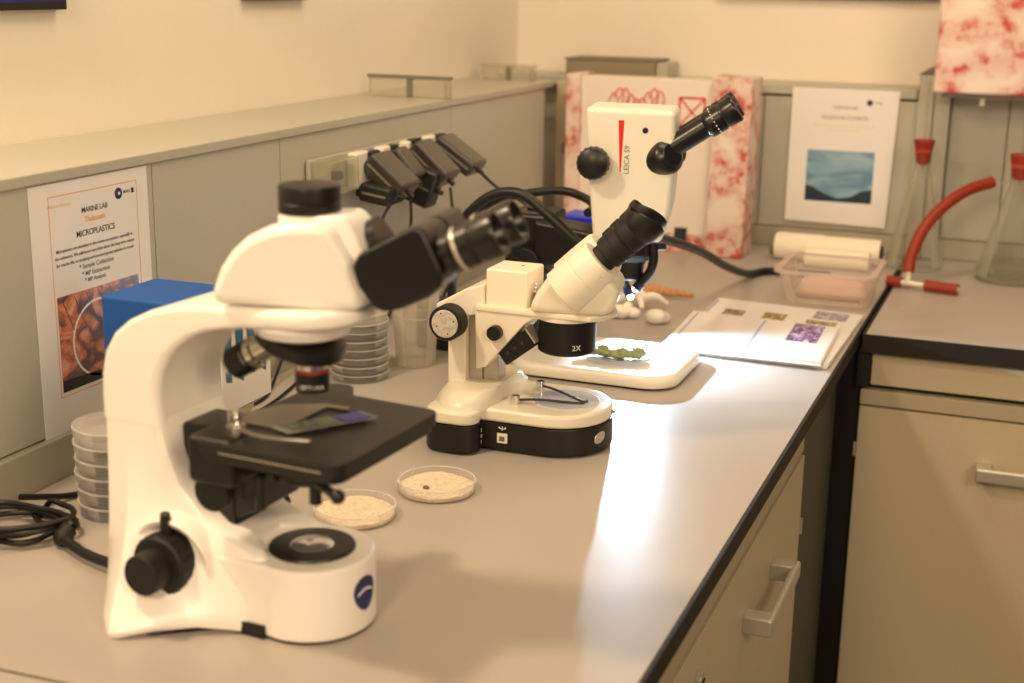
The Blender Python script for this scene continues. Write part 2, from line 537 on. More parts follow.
lk = MB().cyl(0.011, 0.754, 0.761, 24, 0.001, mx=Matrix()).build('lock', 'alu', dr)
lk.data.transform(Matrix.Translation((0, 0.107, -0.150)) @ Matrix.Rotation(R(90), 4, 'Y') @ Matrix.Translation((0, 0, 0)))
MB().box((0.7595, 0.102, -0.1515), (0.7625, 0.112, -0.1485)).build('keyway', 'dark', lk)
MB().box((0.05, -1.3, -0.90), (0.68, 0.74, -0.80)).build('plinth', 'dark', d)

d = thing('end_panel', 'dark green-grey panel in the recess between the two base cabinets', 'panel', (0, 0, 0))
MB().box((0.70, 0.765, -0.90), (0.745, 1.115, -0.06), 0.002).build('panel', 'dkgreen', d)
MB().box((0.70, 0.765, -0.058), (0.748, 1.145, -0.032), 0.002).build('rail', 'cab_rail', d)
d = thing('filler_panel', 'black filler strip beside the right base cabinet', 'panel', (0, 0, 0))
MB().box((0.735, 1.150, -0.90), (0.781, 1.20, -0.034)).build('filler', 'dark', d)
MB().box((0.775, 1.135, -0.098), (0.797, 1.150, -0.034)).build('filler_block', 'dark', d)

d = thing('base_cabinet', 'wide beige base cabinet with drawer front below the flask worktop', 'cabinet', (0, 0, 0))
MB().box((0.79, 1.158, -0.80), (1.74, 1.85, -0.034)).build('carcass', 'dark', d)
MB().box((0.798, 1.140, -0.094), (1.74, 1.157, -0.036), 0.002).build('drawer_front', 'cab', d)
MB().box((0.783, 1.136, -0.130), (1.74, 1.157, -0.103), 0.002).build('rail', 'cab_rail', d)
dr = MB().box((0.783, 1.139, -0.76), (1.385, 1.157, -0.134), 0.002).build('door', 'cab', d)
MB().box((1.389, 1.139, -0.76), (1.74, 1.157, -0.134), 0.002).build('door', 'cab', d)
h = MB()
h.box((0.985, 1.105, -0.232), (1.01, 1.139, -0.208), 0.002)
h.box((1.155, 1.105, -0.232), (1.18, 1.139, -0.208), 0.002)
h.box((0.985, 1.100, -0.232), (1.18, 1.110, -0.208), 0.004, 3)
h.build('handle', 'alu', dr)
MB().box((0.7775, 1.141, -0.228), (0.7835, 1.149, -0.202), 0.001).build('hinge', 'alu', dr)
MB().box((0.82, 1.22, -0.90), (1.74, 1.84, -0.80)).build('plinth', 'dark', d)

# ------------------------------------------------------------------ biological microscope (front)
def microscope():
    t = thing('compound_microscope', 'large white compound microscope with black stage, nearest on the left bench', 'microscope', (0.459, -0.191, 0.0093), -4.5)
    t.scale = (.984, .984, .984)
    s = MB()
    # foot and arm: level outlines stacked upwards
    wz = [(-.0095, .1235), (-.002, .1235), (.008, .117), (.022, .103), (.04, .087), (.058, .074), (.078, .064), (.10, .057), (.125, .052), (.15, .050), (.18, .050)]
    fz = [(-.0095, -.02), (.05, -.012), (.062, -.014), (.067, -.022), (.075, -.045), (.083, -.070), (.095, -.086), (.117, -.110), (.15, -.124), (.18, -.1305)]
    def interp(tab, z):
        for (a, va), (b, vb) in zip(tab[:-1], tab[1:]):
            if a <= z <= b:
                return va + (vb - va) * (z - a) / (b - a)
        return tab[-1][1] if z > tab[-1][0] else tab[0][1]
    secs = []
    zs = [-.0095, -.008, -.004, .002, .010, .02, .03, .04, .05, .058, .064, .068, .072, .078, .084, .090, .097, .107, .118, .133, .15, .165, .178]
    for z in zs:
        w, f = interp(wz, z), interp(fz, z)
        b = -.205 + .005 * min(1, max(0, z) / .17)
        a = .050
        if z < -.006: w -= .002
        wt = max(0, min(1, (w - .050) / .0735))
        fw = -.139 * wt + (-.17) * (1 - wt)
        k = min(f, -.02)
        q = [(b, -.6 * a), (b + .0005, -.84 * a), (b + .007 - .005 * wt, -a * .998 - .003 * wt)]
        q += [(fw - .026 * wt - .004, -(a + (w - a) * .64)), (fw - .008 * wt, -(a + (w - a) * .93)), (fw, -w), (fw + .010, -w + .002 * wt)]
        q += [(fw + (k - fw) * .30, -(a + (w - a) * .70)), (fw + (k - fw) * .55, -(a + (w - a) * .42)), (fw + (k - fw) * .78, -(a + (w - a) * .2))]
        q += [(f - .010, -a - (w - a) * .06), (f - .003, -a * .93), (min(f, -.022) if z > .059 else f, -a * .80), (min(f, -.050) if z > .059 else f, -a * .40)]
        lift = [0, 0, 0, 0, 0, 0, .002, .007, .008, .005, .001, 0, 0, 0]
        half = [(x, y, z + lift[i] * max(0, 1 - (z + .0095) / .03)) for i, (x, y) in enumerate(q)]
        secs.append(half + [(x, -y, zz) for x, y, zz in reversed(half)])
    s.loft(secs)
    # round front of the foot
    lobe = [(-.11, -.057), (-.05, -.0575)] + arc(0, 0, .0585, -106, 106, 40) + [(-.05, .0575), (-.11, .057)]
    s.prism(lobe, -.0075, .062, 'xy', .004, 3, angle=50)
    # upper arm: rounded sections along the curve of the C
    spine = [((-.200, .172), (-.1295, .172), .0502), ((-.2000, .195), (-.1325, .194), .0502), ((-.1985, .216), (-.1315, .209), .0502), ((-.193, .237), (-.127, .224), .0502), ((-.181, .255), (-.117, .241), .0502), ((-.163, .269), (-.103, .254), .0502), ((-.140, .280), (-.086, .264), .0502), ((-.112, .2875), (-.069, .2700), .0502), ((-.083, .2920), (-.050, .2735), .0502), ((-.045, .2955), (-.028, .2765), .0502), ((-.005, .2975), (0, .2785), .0505), ((.018, .2985), (.018, .2795), .0500), ((.034, .299), (.034, .281), .0455), ((.046, .299), (.046, .2825), .0385), ((.056, .2985), (.0555, .2845), .0285), ((.0625, .297), (.062, .287), .0165), ((.0645, .2945), (.0645, .2895), .006)]
    secs = []
    for (ox, oz), (ix, iz), hw in spine:
        L = math.hypot(ox - ix, oz - iz)
        rr = min(.009, L * .42, hw * .8)
        pr = rrect(0, -hw, L, hw, rr, 4)
        dx, dz = (ix - ox) / L, (iz - oz) / L
        secs.append([(ox + dx * u_, v_, oz + dz * u_) for u_, v_ in pr])
    s.loft(secs)
    # bulge above the nosepiece
    s.lathe([(0, .2855), (.046, .285), (.046, .276), (.041, .268), (.030, .2635), (0, .2625)], 40, Matrix.Translation((-.004, 0, 0)))
    body = s.build('stand', 'enamel', t, 30)
    MB().box((-.046, -.0600, -.0085), (-.014, -.0565, .0035)).build('cable_slot', 'dark', body)
    MB().prism([(-.19, -.02), (-.19, .02), (-.14, .10), (-.11, .10), (-.05, .05)] + arc(0, 0, .056, 100, -100, 24) + [(-.05, -.05), (-.11, -.10), (-.14, -.10)], -.0094, -.0070, 'xy').build('foot_shadow_pad', 'rubber', t)  # black sheet stands in for the thin shadow line under the foot
    # observation head
    h = MB()
    head = [(-.068, .2985), (-.066, .312), (-.059, .330), (-.048, .346), (-.034, .359), (-.015, .3685), (.008, .3735), (.030, .3745), (.040, .372), (.069, .322), (.071, .312), (.066, .2985)]
    tb = MB().prism(head, -.0515, .0515, 'xz', .014, 5, angle=35)
    for v in tb.bm.verts:
        u = max(0, (v.co.z - .31) / .07)
        v.co.y *= 1 - .16 * u * u
        if v.co.x > 0:
            v.co.y *= 1 - .42 * min(1, v.co.x / .070) ** 2
    h.merge(tb.bm)
    h.prism([(-.02, .340), (.010, .3765), (.046, .3785), (.056, .368), (.066, .345), (.06, .32), (0, .32)], -.026, .026, 'xz', .005, 3, angle=25)
    h.lathe([(0, .35), (.0265, .35), (.0265, .384), (.025, .386), (0, .386)], 40, Matrix.Translation((.006, 0, 0)))
    h.cyl(.028, .366, .3735, 40, .0015, Matrix.Translation((.006, 0, 0)))
    oh = h.build('observation_head', 'enamel', t, 32)
    oh.rotation_euler = (0, 0, R(9))
    c = MB().lathe([(0, .376), (.0262, .376), (.0272, .3775), (.0272, .385), (.0264, .386), (.0272, .387), (.0272, .3985), (.0260, .4003), (.023, .4008), (0, .4006)], 48, Matrix.Translation((.006, 0, 0)))
    c.build('port_cap', 'black', t)
    # binocular body and eyepieces, tilted 25 degrees
    b = MB()
    ax = Vector((math.cos(R(25)), 0, math.sin(R(25))))
    b.cyl(.0215, -.02, .040, 36, mx=frame(ax, (.054, 0, .342)))
    b.prism([(.090, .340), (.128, .372), (.146, .345), (.118, .320)], -.012, .012, 'xz', .003)
    lob = [(.079, .346), (.085, .357), (.130, .3815), (.138, .3810), (.153, .350), (.154, .336), (.144, .326), (.121, .3150), (.106, .3110), (.096, .3150), (.084, .331)]
    for sgn in (-1, 1):
        y0, y1 = sorted((sgn * .002, sgn * .056))
        b.prism(lob, y0, y1, 'xz', .010, 4, angle=25)
    bo = b.build('binocular_body', 'satin', t, 30)
    bo.rotation_euler = (0, 0, R(12))
    bo.location = (-.0245, .004, -.0255)
    bo.scale = (1.055, 1.03, 1.055)
    for sgn in (-1, 1):
        e = MB()
        eo = Vector((.131, sgn * .032, .3472))
        e.lathe([(0, 0), (.0150, 0), (.0150, .022), (.0166, .023), (.0166, .030), (.0182, .032), (.0182, .048), (.0172, .049), (.0172, .0515), (.0182, .053), (.0190, .066), (.0182, .070), (.0165, .070), (.0150, .066), (.011, .061), (0, .060)], 36, frame(ax, eo))
        ep = e.build('eyepiece', 'satin', bo)
        MB().lathe([(.0183, 0), (.0186, .0005), (.0186, .0030), (.0183, .0035)], 36, frame(ax, eo + ax * .0340), closed=True).build('ring', 'alu', ep)
        MB().cyl(.0105, 0, .0008, 24, mx=frame(ax, eo + ax * .0606)).build('eye_lens', 'darklens', ep)
    # revolving nosepiece and objectives
    nz = MB()
    axis = Vector((-.30, 0, -.95)).normalized()
    nz.lathe([(0, -.006), (.036, -.006), (.0405, -.003), (.041, .002), (.041, .0065), (.036, .010), (.022, .013), (0, .014)], 48, frame(axis, (-.006, 0, .2615)))
    n_o = nz.build('nosepiece', 'black', t)
    def objective(o, dirn, length, dark=True):
        m = frame(dirn, o)
        q = MB().lathe([(0, 0), (.0125, 0), (.0125, length * .28), (.0145, length * .30), (.0145, length * .42), (.0135, length * .44), (.0135, length * .8), (.0085, length * .96), (.006, length), (0, length)], 32, m)
        ob = q.build('objective', 'chrome', n_o)
        MB().lathe([(.0140, 0), (.0149, .0005), (.0149, length * .30), (.0137, length * .31)], 32, m @ Matrix.Translation((0, 0, length * .52)), closed=True).build('barrel_band', 'black', ob)
        MB().lathe([(.0127, 0), (.0152, .0003), (.0152, .003), (.0127, .0033)], 32, m @ Matrix.Translation((0, 0, length * .42)), closed=True).build('colour_ring', 'rubberred' if dark else 'black', ob)
        return ob
    ob = objective((.004, 0, .2515), (0.02, 0, -1), .0385)
    MB().lathe([(0.012, 0), (.0152, 0), (.0155, .001), (.0155, .017), (.012, .018)], 32, frame((.02, 0, -1), (.0045, 0, .232)), closed=True).build('barrel_sleeve', 'black', ob)
    for i, chx in enumerate('OPTIKA'):
        th = R(-90 + (i - 2.5) * 14 + 32)
        n = Vector((math.cos(th), math.sin(th), 0))
        text(chx, .0055, 'white', ob, basis((-n.y, n.x, 0), (0, 0, 1), Vector((.0045, 0, .2205)) + n * .0157), 'lettering')
    objective((-.036, -.004, .2540), (-.83, -.05, -.50), .057, False)
    objective((-.010, .024, .2500), (-.25, .72, -.64), .034, False)
    # stage
    st = MB()
    plan = [(-.064, -.078), (-.056, -.087), (.076, -.087)] + arc(.074, -.074, .013, -85, 0, 4) + arc(.073, .078, .013, 0, 88, 4) + [(-.012, .094), (-.020, .098)] + arc(-.040, .104, .018, 0, 180, 8) + [(-.064, .085)]
    st.prism(plan, .1705, .182, 'xy', .0035, 3, angle=40)
    st.prism([(x * .96, y * .96) for x, y in plan], .164, .171, 'xy', .002, 2, angle=40)
    sg = st.build('stage', 'stage', t, 30)
    MB().lathe([(0, 0), (1, 0)], 32, Matrix.Translation((.030, .012, .1824)) @ Matrix.Diagonal((.019, .0125, 1, 1))).build('stage_opening', 'dark', sg)
    MB().prism([(-.035, -.0872), (.070, -.0872), (.070, -.0876), (-.035, -.0876)], .1745, .1755, 'xy').build('trim_line', 'alu', sg)
    u = MB()
    u.box((-.075, -.082, .140), (-.026, -.040, .1835), .006, 3)                 # block of the mechanical stage
    u.build('mechanical_stage_block', 'black', t)
    u = MB()
    u.box((-.098, -.030, .118), (-.040, .030, .166), .004)
    u.box((-.125, -.026, .085), (-.072, .026, .172), .004)
    u.box((-.106, -.030, .066), (-.064, .022, .140), .004)
    u.box((-.060, -.062, .122), (-.030, .020, .165), .004)
    u.prism([(-.075, .082), (-.03, .105), (-.03, .13), (-.09, .13)], -.028, .028, 'xz', .003)
    u.build('stage_bracket', 'black', t)
    MB().cyl(.0185, .0, .012, 32, .002, frame((0, -1, 0), (-.060, -.0575, .128))).build('stage_knob', 'rubber', t)
    cnd = MB()
    cnd.lathe([(0, .158), (.040, .160), (.042, .156), (.042, .148), (.036, .146), (.034, .134), (.026, .130), (0, .130)], 40)
    cnd.box((-.055, -.045, .148), (.045, .045, .164), .006, 3)
    cnd.build('condenser', 'black', t)
    for x, y, zt, zb, r_ in ((.046, -.060, .158, .134, .0055), (-.012, -.060, .150, .118, .005)):
        MB().cyl(r_, zb, zt, 16, .001, Matrix.Translation((x, y, 0))).build('condenser_screw', 'black', t)
    MB().tube([(.055, -.07, .158), (.085, -.088, .158)], .0042, 12, smooth=False).build('iris_lever', 'black', t)
    MB().ball((.088, -.0895, .158), .0065).build('iris_knob', 'black', t)
    # slide holder and slide
    hd = MB()
    hd.prism([(-.064, .000), (-.050, .030), (-.014, .052), (.010, .052), (.012, .046), (-.010, .044), (-.010, -.030), (-.060, -.030)], .1825, .1850, 'xy', .0006)
    hd.tube([(-.055, -.034, .186), (-.03, -.056, .186), (.0, -.060, .186), (.035, -.050, .186)], .0022, 8, 6)
    hl = hd.build('slide_holder', 'holder', t)
    MB().cyl(.007, .182, .194, 20, .001, Matrix.Translation((-.058, -.032, 0))).build('thumb_screw', 'chrome', hl)
    MB().cyl(.009, .182, .188, 20, .001, Matrix.Translation((-.045, -.048, 0))).build('spring_post', 'chrome', hl)
    # lamp field lens
    MB().lathe([(.020, .062), (.0395, .062), (.0405, .0630), (.0395, .0648), (.022, .0660), (.020, .0650)], 48, closed=True).build('field_ring', 'black', t)
    lz = MB().lathe([(.0205, .0650), (.0185, .0668), (.012, .0685), (.005, .0692), (0, .0693)], 36)
    lz.lathe([(.0205, .0625), (.0205, .0650)], 36)
    lz.build('field_lens', 'lens', t)
    # focus knobs
    for sgn in (-1, 1):
        MB().lathe([(.028, .044), (.033, .0545), (.040, .0600), (.0425, .0605), (.0445, .058), (.046, .040)], 48, frame((0, sgn, -.12), (-.113, sgn * .004, .0545))).build('knob_recess', 'enamel', body)
        k = MB()
        pr = [(0, .040), (.0275, .040), (.029, .045), (.029, .0795), (.027, .0820), (.0195, .0825), (.0195, .1025), (.0182, .1045), (0, .1047)]
        k.lathe(pr, 40, frame((0, sgn, 0), (-.115, 0, .0495)))
        kn = k.build('focus_knob', 'rubber', t)
        g = MB()
        for q in range(24):
            an = 2 * PI * q / 24
            g.box((-.115 + .0283 * math.cos(an) - .0011, min(sgn * .064, sgn * .079), .0495 + .0283 * math.sin(an) - .0011), (-.115 + .0283 * math.cos(an) + .0011, max(sgn * .064, sgn * .079), .0495 + .0283 * math.sin(an) + .0011))
        g.build('knurling', 'rubber', kn)
    MB().tube([(-.115, -.066, .072), (-.1145, -.067, .088), (-.114, -.068, .0975)], lambda s_: .0062 - .0015 * s_, 12, 4).build('tension_lever', 'black', t)
    # badge
    bd = MB()
    pts = []
    for q in range(28):
        an = 2 * PI * q / 28
        yy, zz = .015 * math.cos(an), .0165 * math.sin(an)
        yy *= 1 + .18 * math.sin(an)
        pts.append((yy, zz))
    rows = []
    for rr, xo in ((.0580, 0), (.0597, 0)):
        rows.append([(rr * math.cos(y / .0600 - .05), rr * math.sin(y / .0600 - .05), .030 + z) for y, z in pts])
    bd.loft(rows)
    bg = bd.build('badge', 'badgeblue', t)
    sw = MB()
    ring = []
    for rr in (.0596, .0602):
        row = []
        for q in range(13):
            y = -.011 + .022 * q / 12
            row.append((rr * math.cos(y / .0600 - .05), rr * math.sin(y / .0600 - .05), .0315 + .004 * math.sin(q / 12 * PI)))
        for q in range(12, -1, -1):
            y = -.011 + .022 * q / 12
            row.append((rr * math.cos(y / .0600 - .05), rr * math.sin(y / .0600 - .05), .0295 + .004 * math.sin(q / 12 * PI)))
        ring.append(row)
    sw.loft(ring)
    sw.build('emblem', 'white', bg)
    return t
m1 = microscope()

s = thing('specimen_slide', 'glass slide with blue-green specimen lying on the black microscope stage', 'slide', (0.459, -0.191, 0.0093 + .984 * .1854), -4.5)
pl = [(-.016, -.034), (.006, -.040), (.050, .034), (.028, .042)]
MB().prism(pl, 0, .0012, 'xy').build('glass', 'slide', s, flat=True)
MB().prism([(-.012, -.030), (.005, -.034), (.030, .006), (.012, .012)], .0012, .0020, 'xy').build('specimen', 'specimen', s, flat=True)
MB().prism([(.014, .014), (.033, .008), (.046, .031), (.028, .036)], .0012, .0020, 'xy').build('blue_patch', mat('blue_stain', (22, 46, 140), .35), s, flat=True)

# ------------------------------------------------------------------ stereo microscope (middle)
def stereo():
    t = thing('stereo_microscope', 'cream stereo microscope with black-banded base, standing between the two other microscopes', 'microscope', (0.508, 0.375, 0), 0)
    def outline(g=0.0, rear=.104):
        o = []
        o += arc(-.012, 0, .070 - g, -90, 90, 28)
        o += [(-.075, .070 - g), (-.090, .071 - g)]
        o += arc(-.108, rear - .022, .022 - g, 0, 90, 6)
        o += arc(-.132, rear - .028, .028 - g, 90, 180, 6)
        lo = [(x, -y) for x, y in reversed(o[29:])]
        return o + lo
    b = MB().prism(outline(0), .0022, .038, 'xy', .003, 2, angle=50)
    lower = b.build('base', 'black', t, 30)
    for x, y in ((-.140, -.070), (-.140, .075), (-.11, -.084), (.03, -.035), (.03, .035)):
        MB().cyl(.011, 0, .0035, 20, .001, Matrix.Translation((x, y, 0))).build('foot', 'rubber', lower)
    u = MB().prism(outline(.0005), .038, .0555, 'xy', .005, 3, angle=50)
    # raised rear carrying the pillar
    secs = []
    for z, g, fx in ((.052, .002, -.078), (.060, .004, -.079), (.066, .009, -.080), (.072, .018, -.081), (.075, .028, -.082)):
        hw = .099 - g * 1.25
        row = [(fx, -hw * .45), (fx - .004, -hw * .72), (fx - .016, -hw * .93), (-.112, -hw), (-.134 + g * .3, -hw * .95), (-.1545 + g * .4, -hw * .7), (-.1590 + g * .3, -hw * .2)]
        secs.append([(x, y, z) for x, y in row] + [(x, -y, z) for x, y in reversed(row)])
    u.loft(secs)
    u.build('base_cover', 'cream', t, 35)
    MB().lathe([(0, .0545), (.0425, .0545), (.0425, .0562), (.0415, .0567), (0, .0567)], 48, Matrix.Translation((-.003, .004, 0))).build('stage_plate', 'frost', t)
    # pillar
    col = MB()
    col.prism([(-.154, .050), (-.154, .160), (-.170, .166), (-.171, .172), (-.128, .1965), (-.104, .2035), (-.103, .165), (-.129, .160), (-.129, .050)], -.030, .030, 'xz', .004, 3)
    col.build('pillar', 'cream', t)
    MB().box((-.129, -.018, .055), (-.111, .018, .175), .001).build('rack', 'alu', t)
    MB().box((-.111, -.014, .066), (-.090, .014, .120), .002).build('slide_rail', 'alu', t)
    # carrier
    ca = MB()
    ca.prism([(-.114, .174), (-.112, .094), (-.099, .098), (-.046, .160), (-.035, .167), (.02, .1705), (.02, .176), (-.112, .178)], -.037, .037, 'xz', .0025, 2)
    ca.prism([(-.112, -.040)] + arc(.008, 0, .052, -52, 52, 14) + [(-.112, .040)], .1715, .1785, 'xy', .002, 2, angle=40)
    ca.build('carrier', 'cream', t)
    MB().cyl(.0095, 0, .012, 24, .0015, frame((0, -1, 0), (-.084, -.036, .146))).build('clamp_knob', 'black', t)
    bx = MB().box((-.102, -.030, .176), (-.046, .030, .2245), .003, 3)
    bo = bx.build('prism_box', 'cream', t)
    MB().cyl(.0016, .2240, .2248, 12, 0, Matrix.Translation((-.066, .006, 0))).build('screw_hole', 'dark', bo)
    MB().cyl(.008, 0, .008, 20, .001, frame((1, 0, 0.1), (-.048, -.008, .200))).build('set_screw', 'chrome', bo)
    # head
    hd = MB()
    tb = MB().prism([(-.046, .1775), (-.043, .190), (-.036, .205), (-.024, .220), (-.008, .236), (.010, .247), (.030, .246), (.066, .212), (.062, .196), (.056, .184), (.048, .1775)], -.048, .048, 'xz', .012, 4, angle=25)
    for v in tb.bm.verts:
        k = (v.co.z - .1775) / .07
        v.co.y *= .86 + .2 * k
    hd.merge(tb.bm)
    head = hd.build('head', 'cream', t, 35)
    head.rotation_euler = (0, 0, R(12))
    ax = Vector((math.cos(R(44)), 0, math.sin(R(44))))
    for sgn in (-1, 1):
        o = Vector((.005, sgn * .031, .2120))
        tu = MB().lathe([(0, -.012), (.0310, -.012), (.0310, .018), (.0300, .0195), (.0300, .0205), (.0308, .0215), (.0298, .046), (.0275, .050), (.0180, .0505), (0, .0505)], 40, frame(ax, o))
        to = tu.build('eye_tube', 'cream', head)
        MB().cyl(.0028, 0, .0012, 12, 0, frame((.2, -1, .5), o + ax * .036 + Vector((.014, -.0265, -.004)))).build('tube_screw', 'alu', to)
        e = MB().lathe([(0, .048), (.0172, .048), (.0172, .058), (.0200, .060), (.0205, .070), (.0197, .071), (.0197, .073), (.0210, .074), (.0215, .086), (.0200, .087), (.0200, .089), (.0215, .091), (.0222, .109), (.0235, .1105), (.0238, .1125), (.0185, .113), (.0175, .109), (.012, .106), (0, .106)], 40, frame(ax, o))
        ep = e.build('eyepiece', 'rubber', head)
        # rubber eyecup, higher on the outer side
        cup = MB()
        outer, inner = [], []
        mxx = frame(ax, o)
        for hgt, rr in ((.103, .0215), (.111, .0250)):
            outer.append([mxx @ Vector((rr * math.cos(2 * PI * q / 36), rr * math.sin(2 * PI * q / 36), hgt)) for q in range(36)])
        def rim(rr, base):
            return [mxx @ Vector((rr * math.cos(2 * PI * q / 36), rr * math.sin(2 * PI * q / 36), base + .016 * max(0, math.cos(2 * PI * q / 36 - R(-60 * 1)))) ) for q in range(36)]
        secs = outer + [rim(.0256, .117), rim(.0245, .1185), rim(.0232, .116), [mxx @ Vector((.0185 * math.cos(2 * PI * q / 36), .0185 * math.sin(2 * PI * q / 36), .1080)) for q in range(36)]]
        cup.loft(secs)
        cup.build('eyecup', 'black', ep)
    br = MB().lathe([(0, .122), (.026, .1215), (.034, .1225), (.0365, .125), (.0368, .160), (.0375, .161), (.0375, .170), (.030, .172), (0, .172)], 48, Matrix.Translation((-.003, 0, 0)))
    brl = br.build('objective_barrel', 'black', t)
    MB().lathe([(.036, .1655), (.0392, .166), (.0392, .1715), (.036, .172)], 48, Matrix.Translation((-.003, 0, 0)), closed=True).build('barrel_ring', 'cream', brl)
    n = Vector((math.cos(R(-52)), math.sin(R(-52)), 0))
    text('2X', .0095, 'white', brl, basis((-n.y, n.x, 0), (0, 0, 1), Vector((-.003, 0, .134)) + n * .0369), 'lettering')
    # focus knobs
    for sgn in (-1, 1):
        k = MB().lathe([(0, .028), (.012, .028), (.012, .046), (.0215, .047), (.0225, .049), (.0225, .068), (.021, .070), (0, .070)], 36, frame((0, sgn, 0), (-.140, 0, .158)))
        kn = k.build('focus_knob', 'rubber', t)
        MB().lathe([(0, .0712), (.0170, .0712), (.0178, .0705), (.0178, .0690)], 32, frame((0, sgn, 0), (-.140, 0, .158))).build('knob_face', 'stickr', kn)
        q = MB()
        for a_, rr in ((20, .013), (110, .014), (200, .011), (290, .013)):
            q.ball((-.140 + rr * math.cos(R(a_)), sgn * .0713, .158 + rr * math.sin(R(a_))), (.0011, .0004, .0011), 8)
        q.build('knob_marks', 'dark', kn)
    # lamp arm under the head
    lm = Matrix.Translation((-.060, -.020, .127)) @ Matrix.Rotation(R(-38), 4, 'Y')
    lb = MB().box((-.024, -.014, -.0125), (.024, .014, .0125), .002, 2, lm).build('lamp_housing', 'black', t)
    for q in (-.012, 0, .012):
        MB().cyl(.0022, 0, .0008, 12, 0, lm @ frame((0, -1, 0), (q, -.0138, 0))).build('lamp_screw', 'adapter', lb)
    MB().box((.024, -.012, -.010), (.027, .012, .014), .001, 1, lm).build('lamp_rim', 'alu', lb)
    MB().prism([(-.112, .100), (-.100, .098), (-.072, .124), (-.060, .138), (-.066, .142), (-.098, .118)], -.030, -.012, 'xz', .002).build('lamp_arm', 'cream', lb)
    # stage clips
    for (x, y), (xe, ye) in (((-.057, -.038), (.020, -.010)), ((-.050, .036), (.022, -.002))):
        c = MB().cyl(.0062, .0548, .0665, 20, .001, Matrix.Translation((x, y, 0)))
        cl = c.build('clip_post', 'chrome', t)
        MB().tube([(x, y, .0605), (x + (xe - x) * .35, y + (ye - y) * .35, .0615), (x + (xe - x) * .8, y + (ye - y) * .8, .0590), (xe, ye, .0578), (xe + .006, ye + .001, .0600)], .0017, 8, 6).build('clip_spring', 'adapter', cl)
    MB().cyl(.0026, 0, .012, 14, .0006, frame((1, .1, 0), (.051, .004, .0475))).build('plate_screw', 'chrome', t)
    # rear step carries the switch, flank the socket
    sock = MB().box((-.068, -.0712, .0125), (-.054, -.0695, .0255), .0008).build('usb_socket', 'socket', lower)
    MB().box((-.0645, -.0718, .0155), (-.0575, -.0710, .0215)).build('socket_hole', 'greyink', sock)
    ic = MB()
    ic.box((-.0615, -.0706, .0290), (-.0605, -.0698, .0345))
    ic.box((-.0650, -.0706, .0310), (-.0570, -.0698, .0317))
    ic.ball((-.0650, -.0703, .0325), (.0011, .0004, .0011), 8)
    ic.ball((-.0570, -.0703, .0325), (.0011, .0004, .0011), 8)
    ic.build('usb_symbol', 'white', lower)
    text('I', .0075, 'white', lower, basis((0, 1, 0), (0, 0, 1), (-.0858, -.0785, .0285)), 'switch_mark')
    text('O', .0060, 'white', lower, basis((0, 1, 0), (0, 0, 1), (-.0858, -.0785, .0210)), 'switch_mark')
    text('I', .0060, 'white', lower, basis((0, 1, 0), (0, 0, 1), (-.0858, -.0785, .0135)), 'switch_mark')
    MB().lathe([(0, 0), (1, 0), (.9, .0008), (0, .001)], 24, frame((math.cos(R(-22)), math.sin(R(-22)), 0), (-.012 + .0695 * math.cos(R(-22)), .0695 * math.sin(R(-22)), .022)) @ Matrix.Diagonal((.0075, .0105, 1, 1))).build('badge', 'alu', lower)
    return t
m2 = stereo()

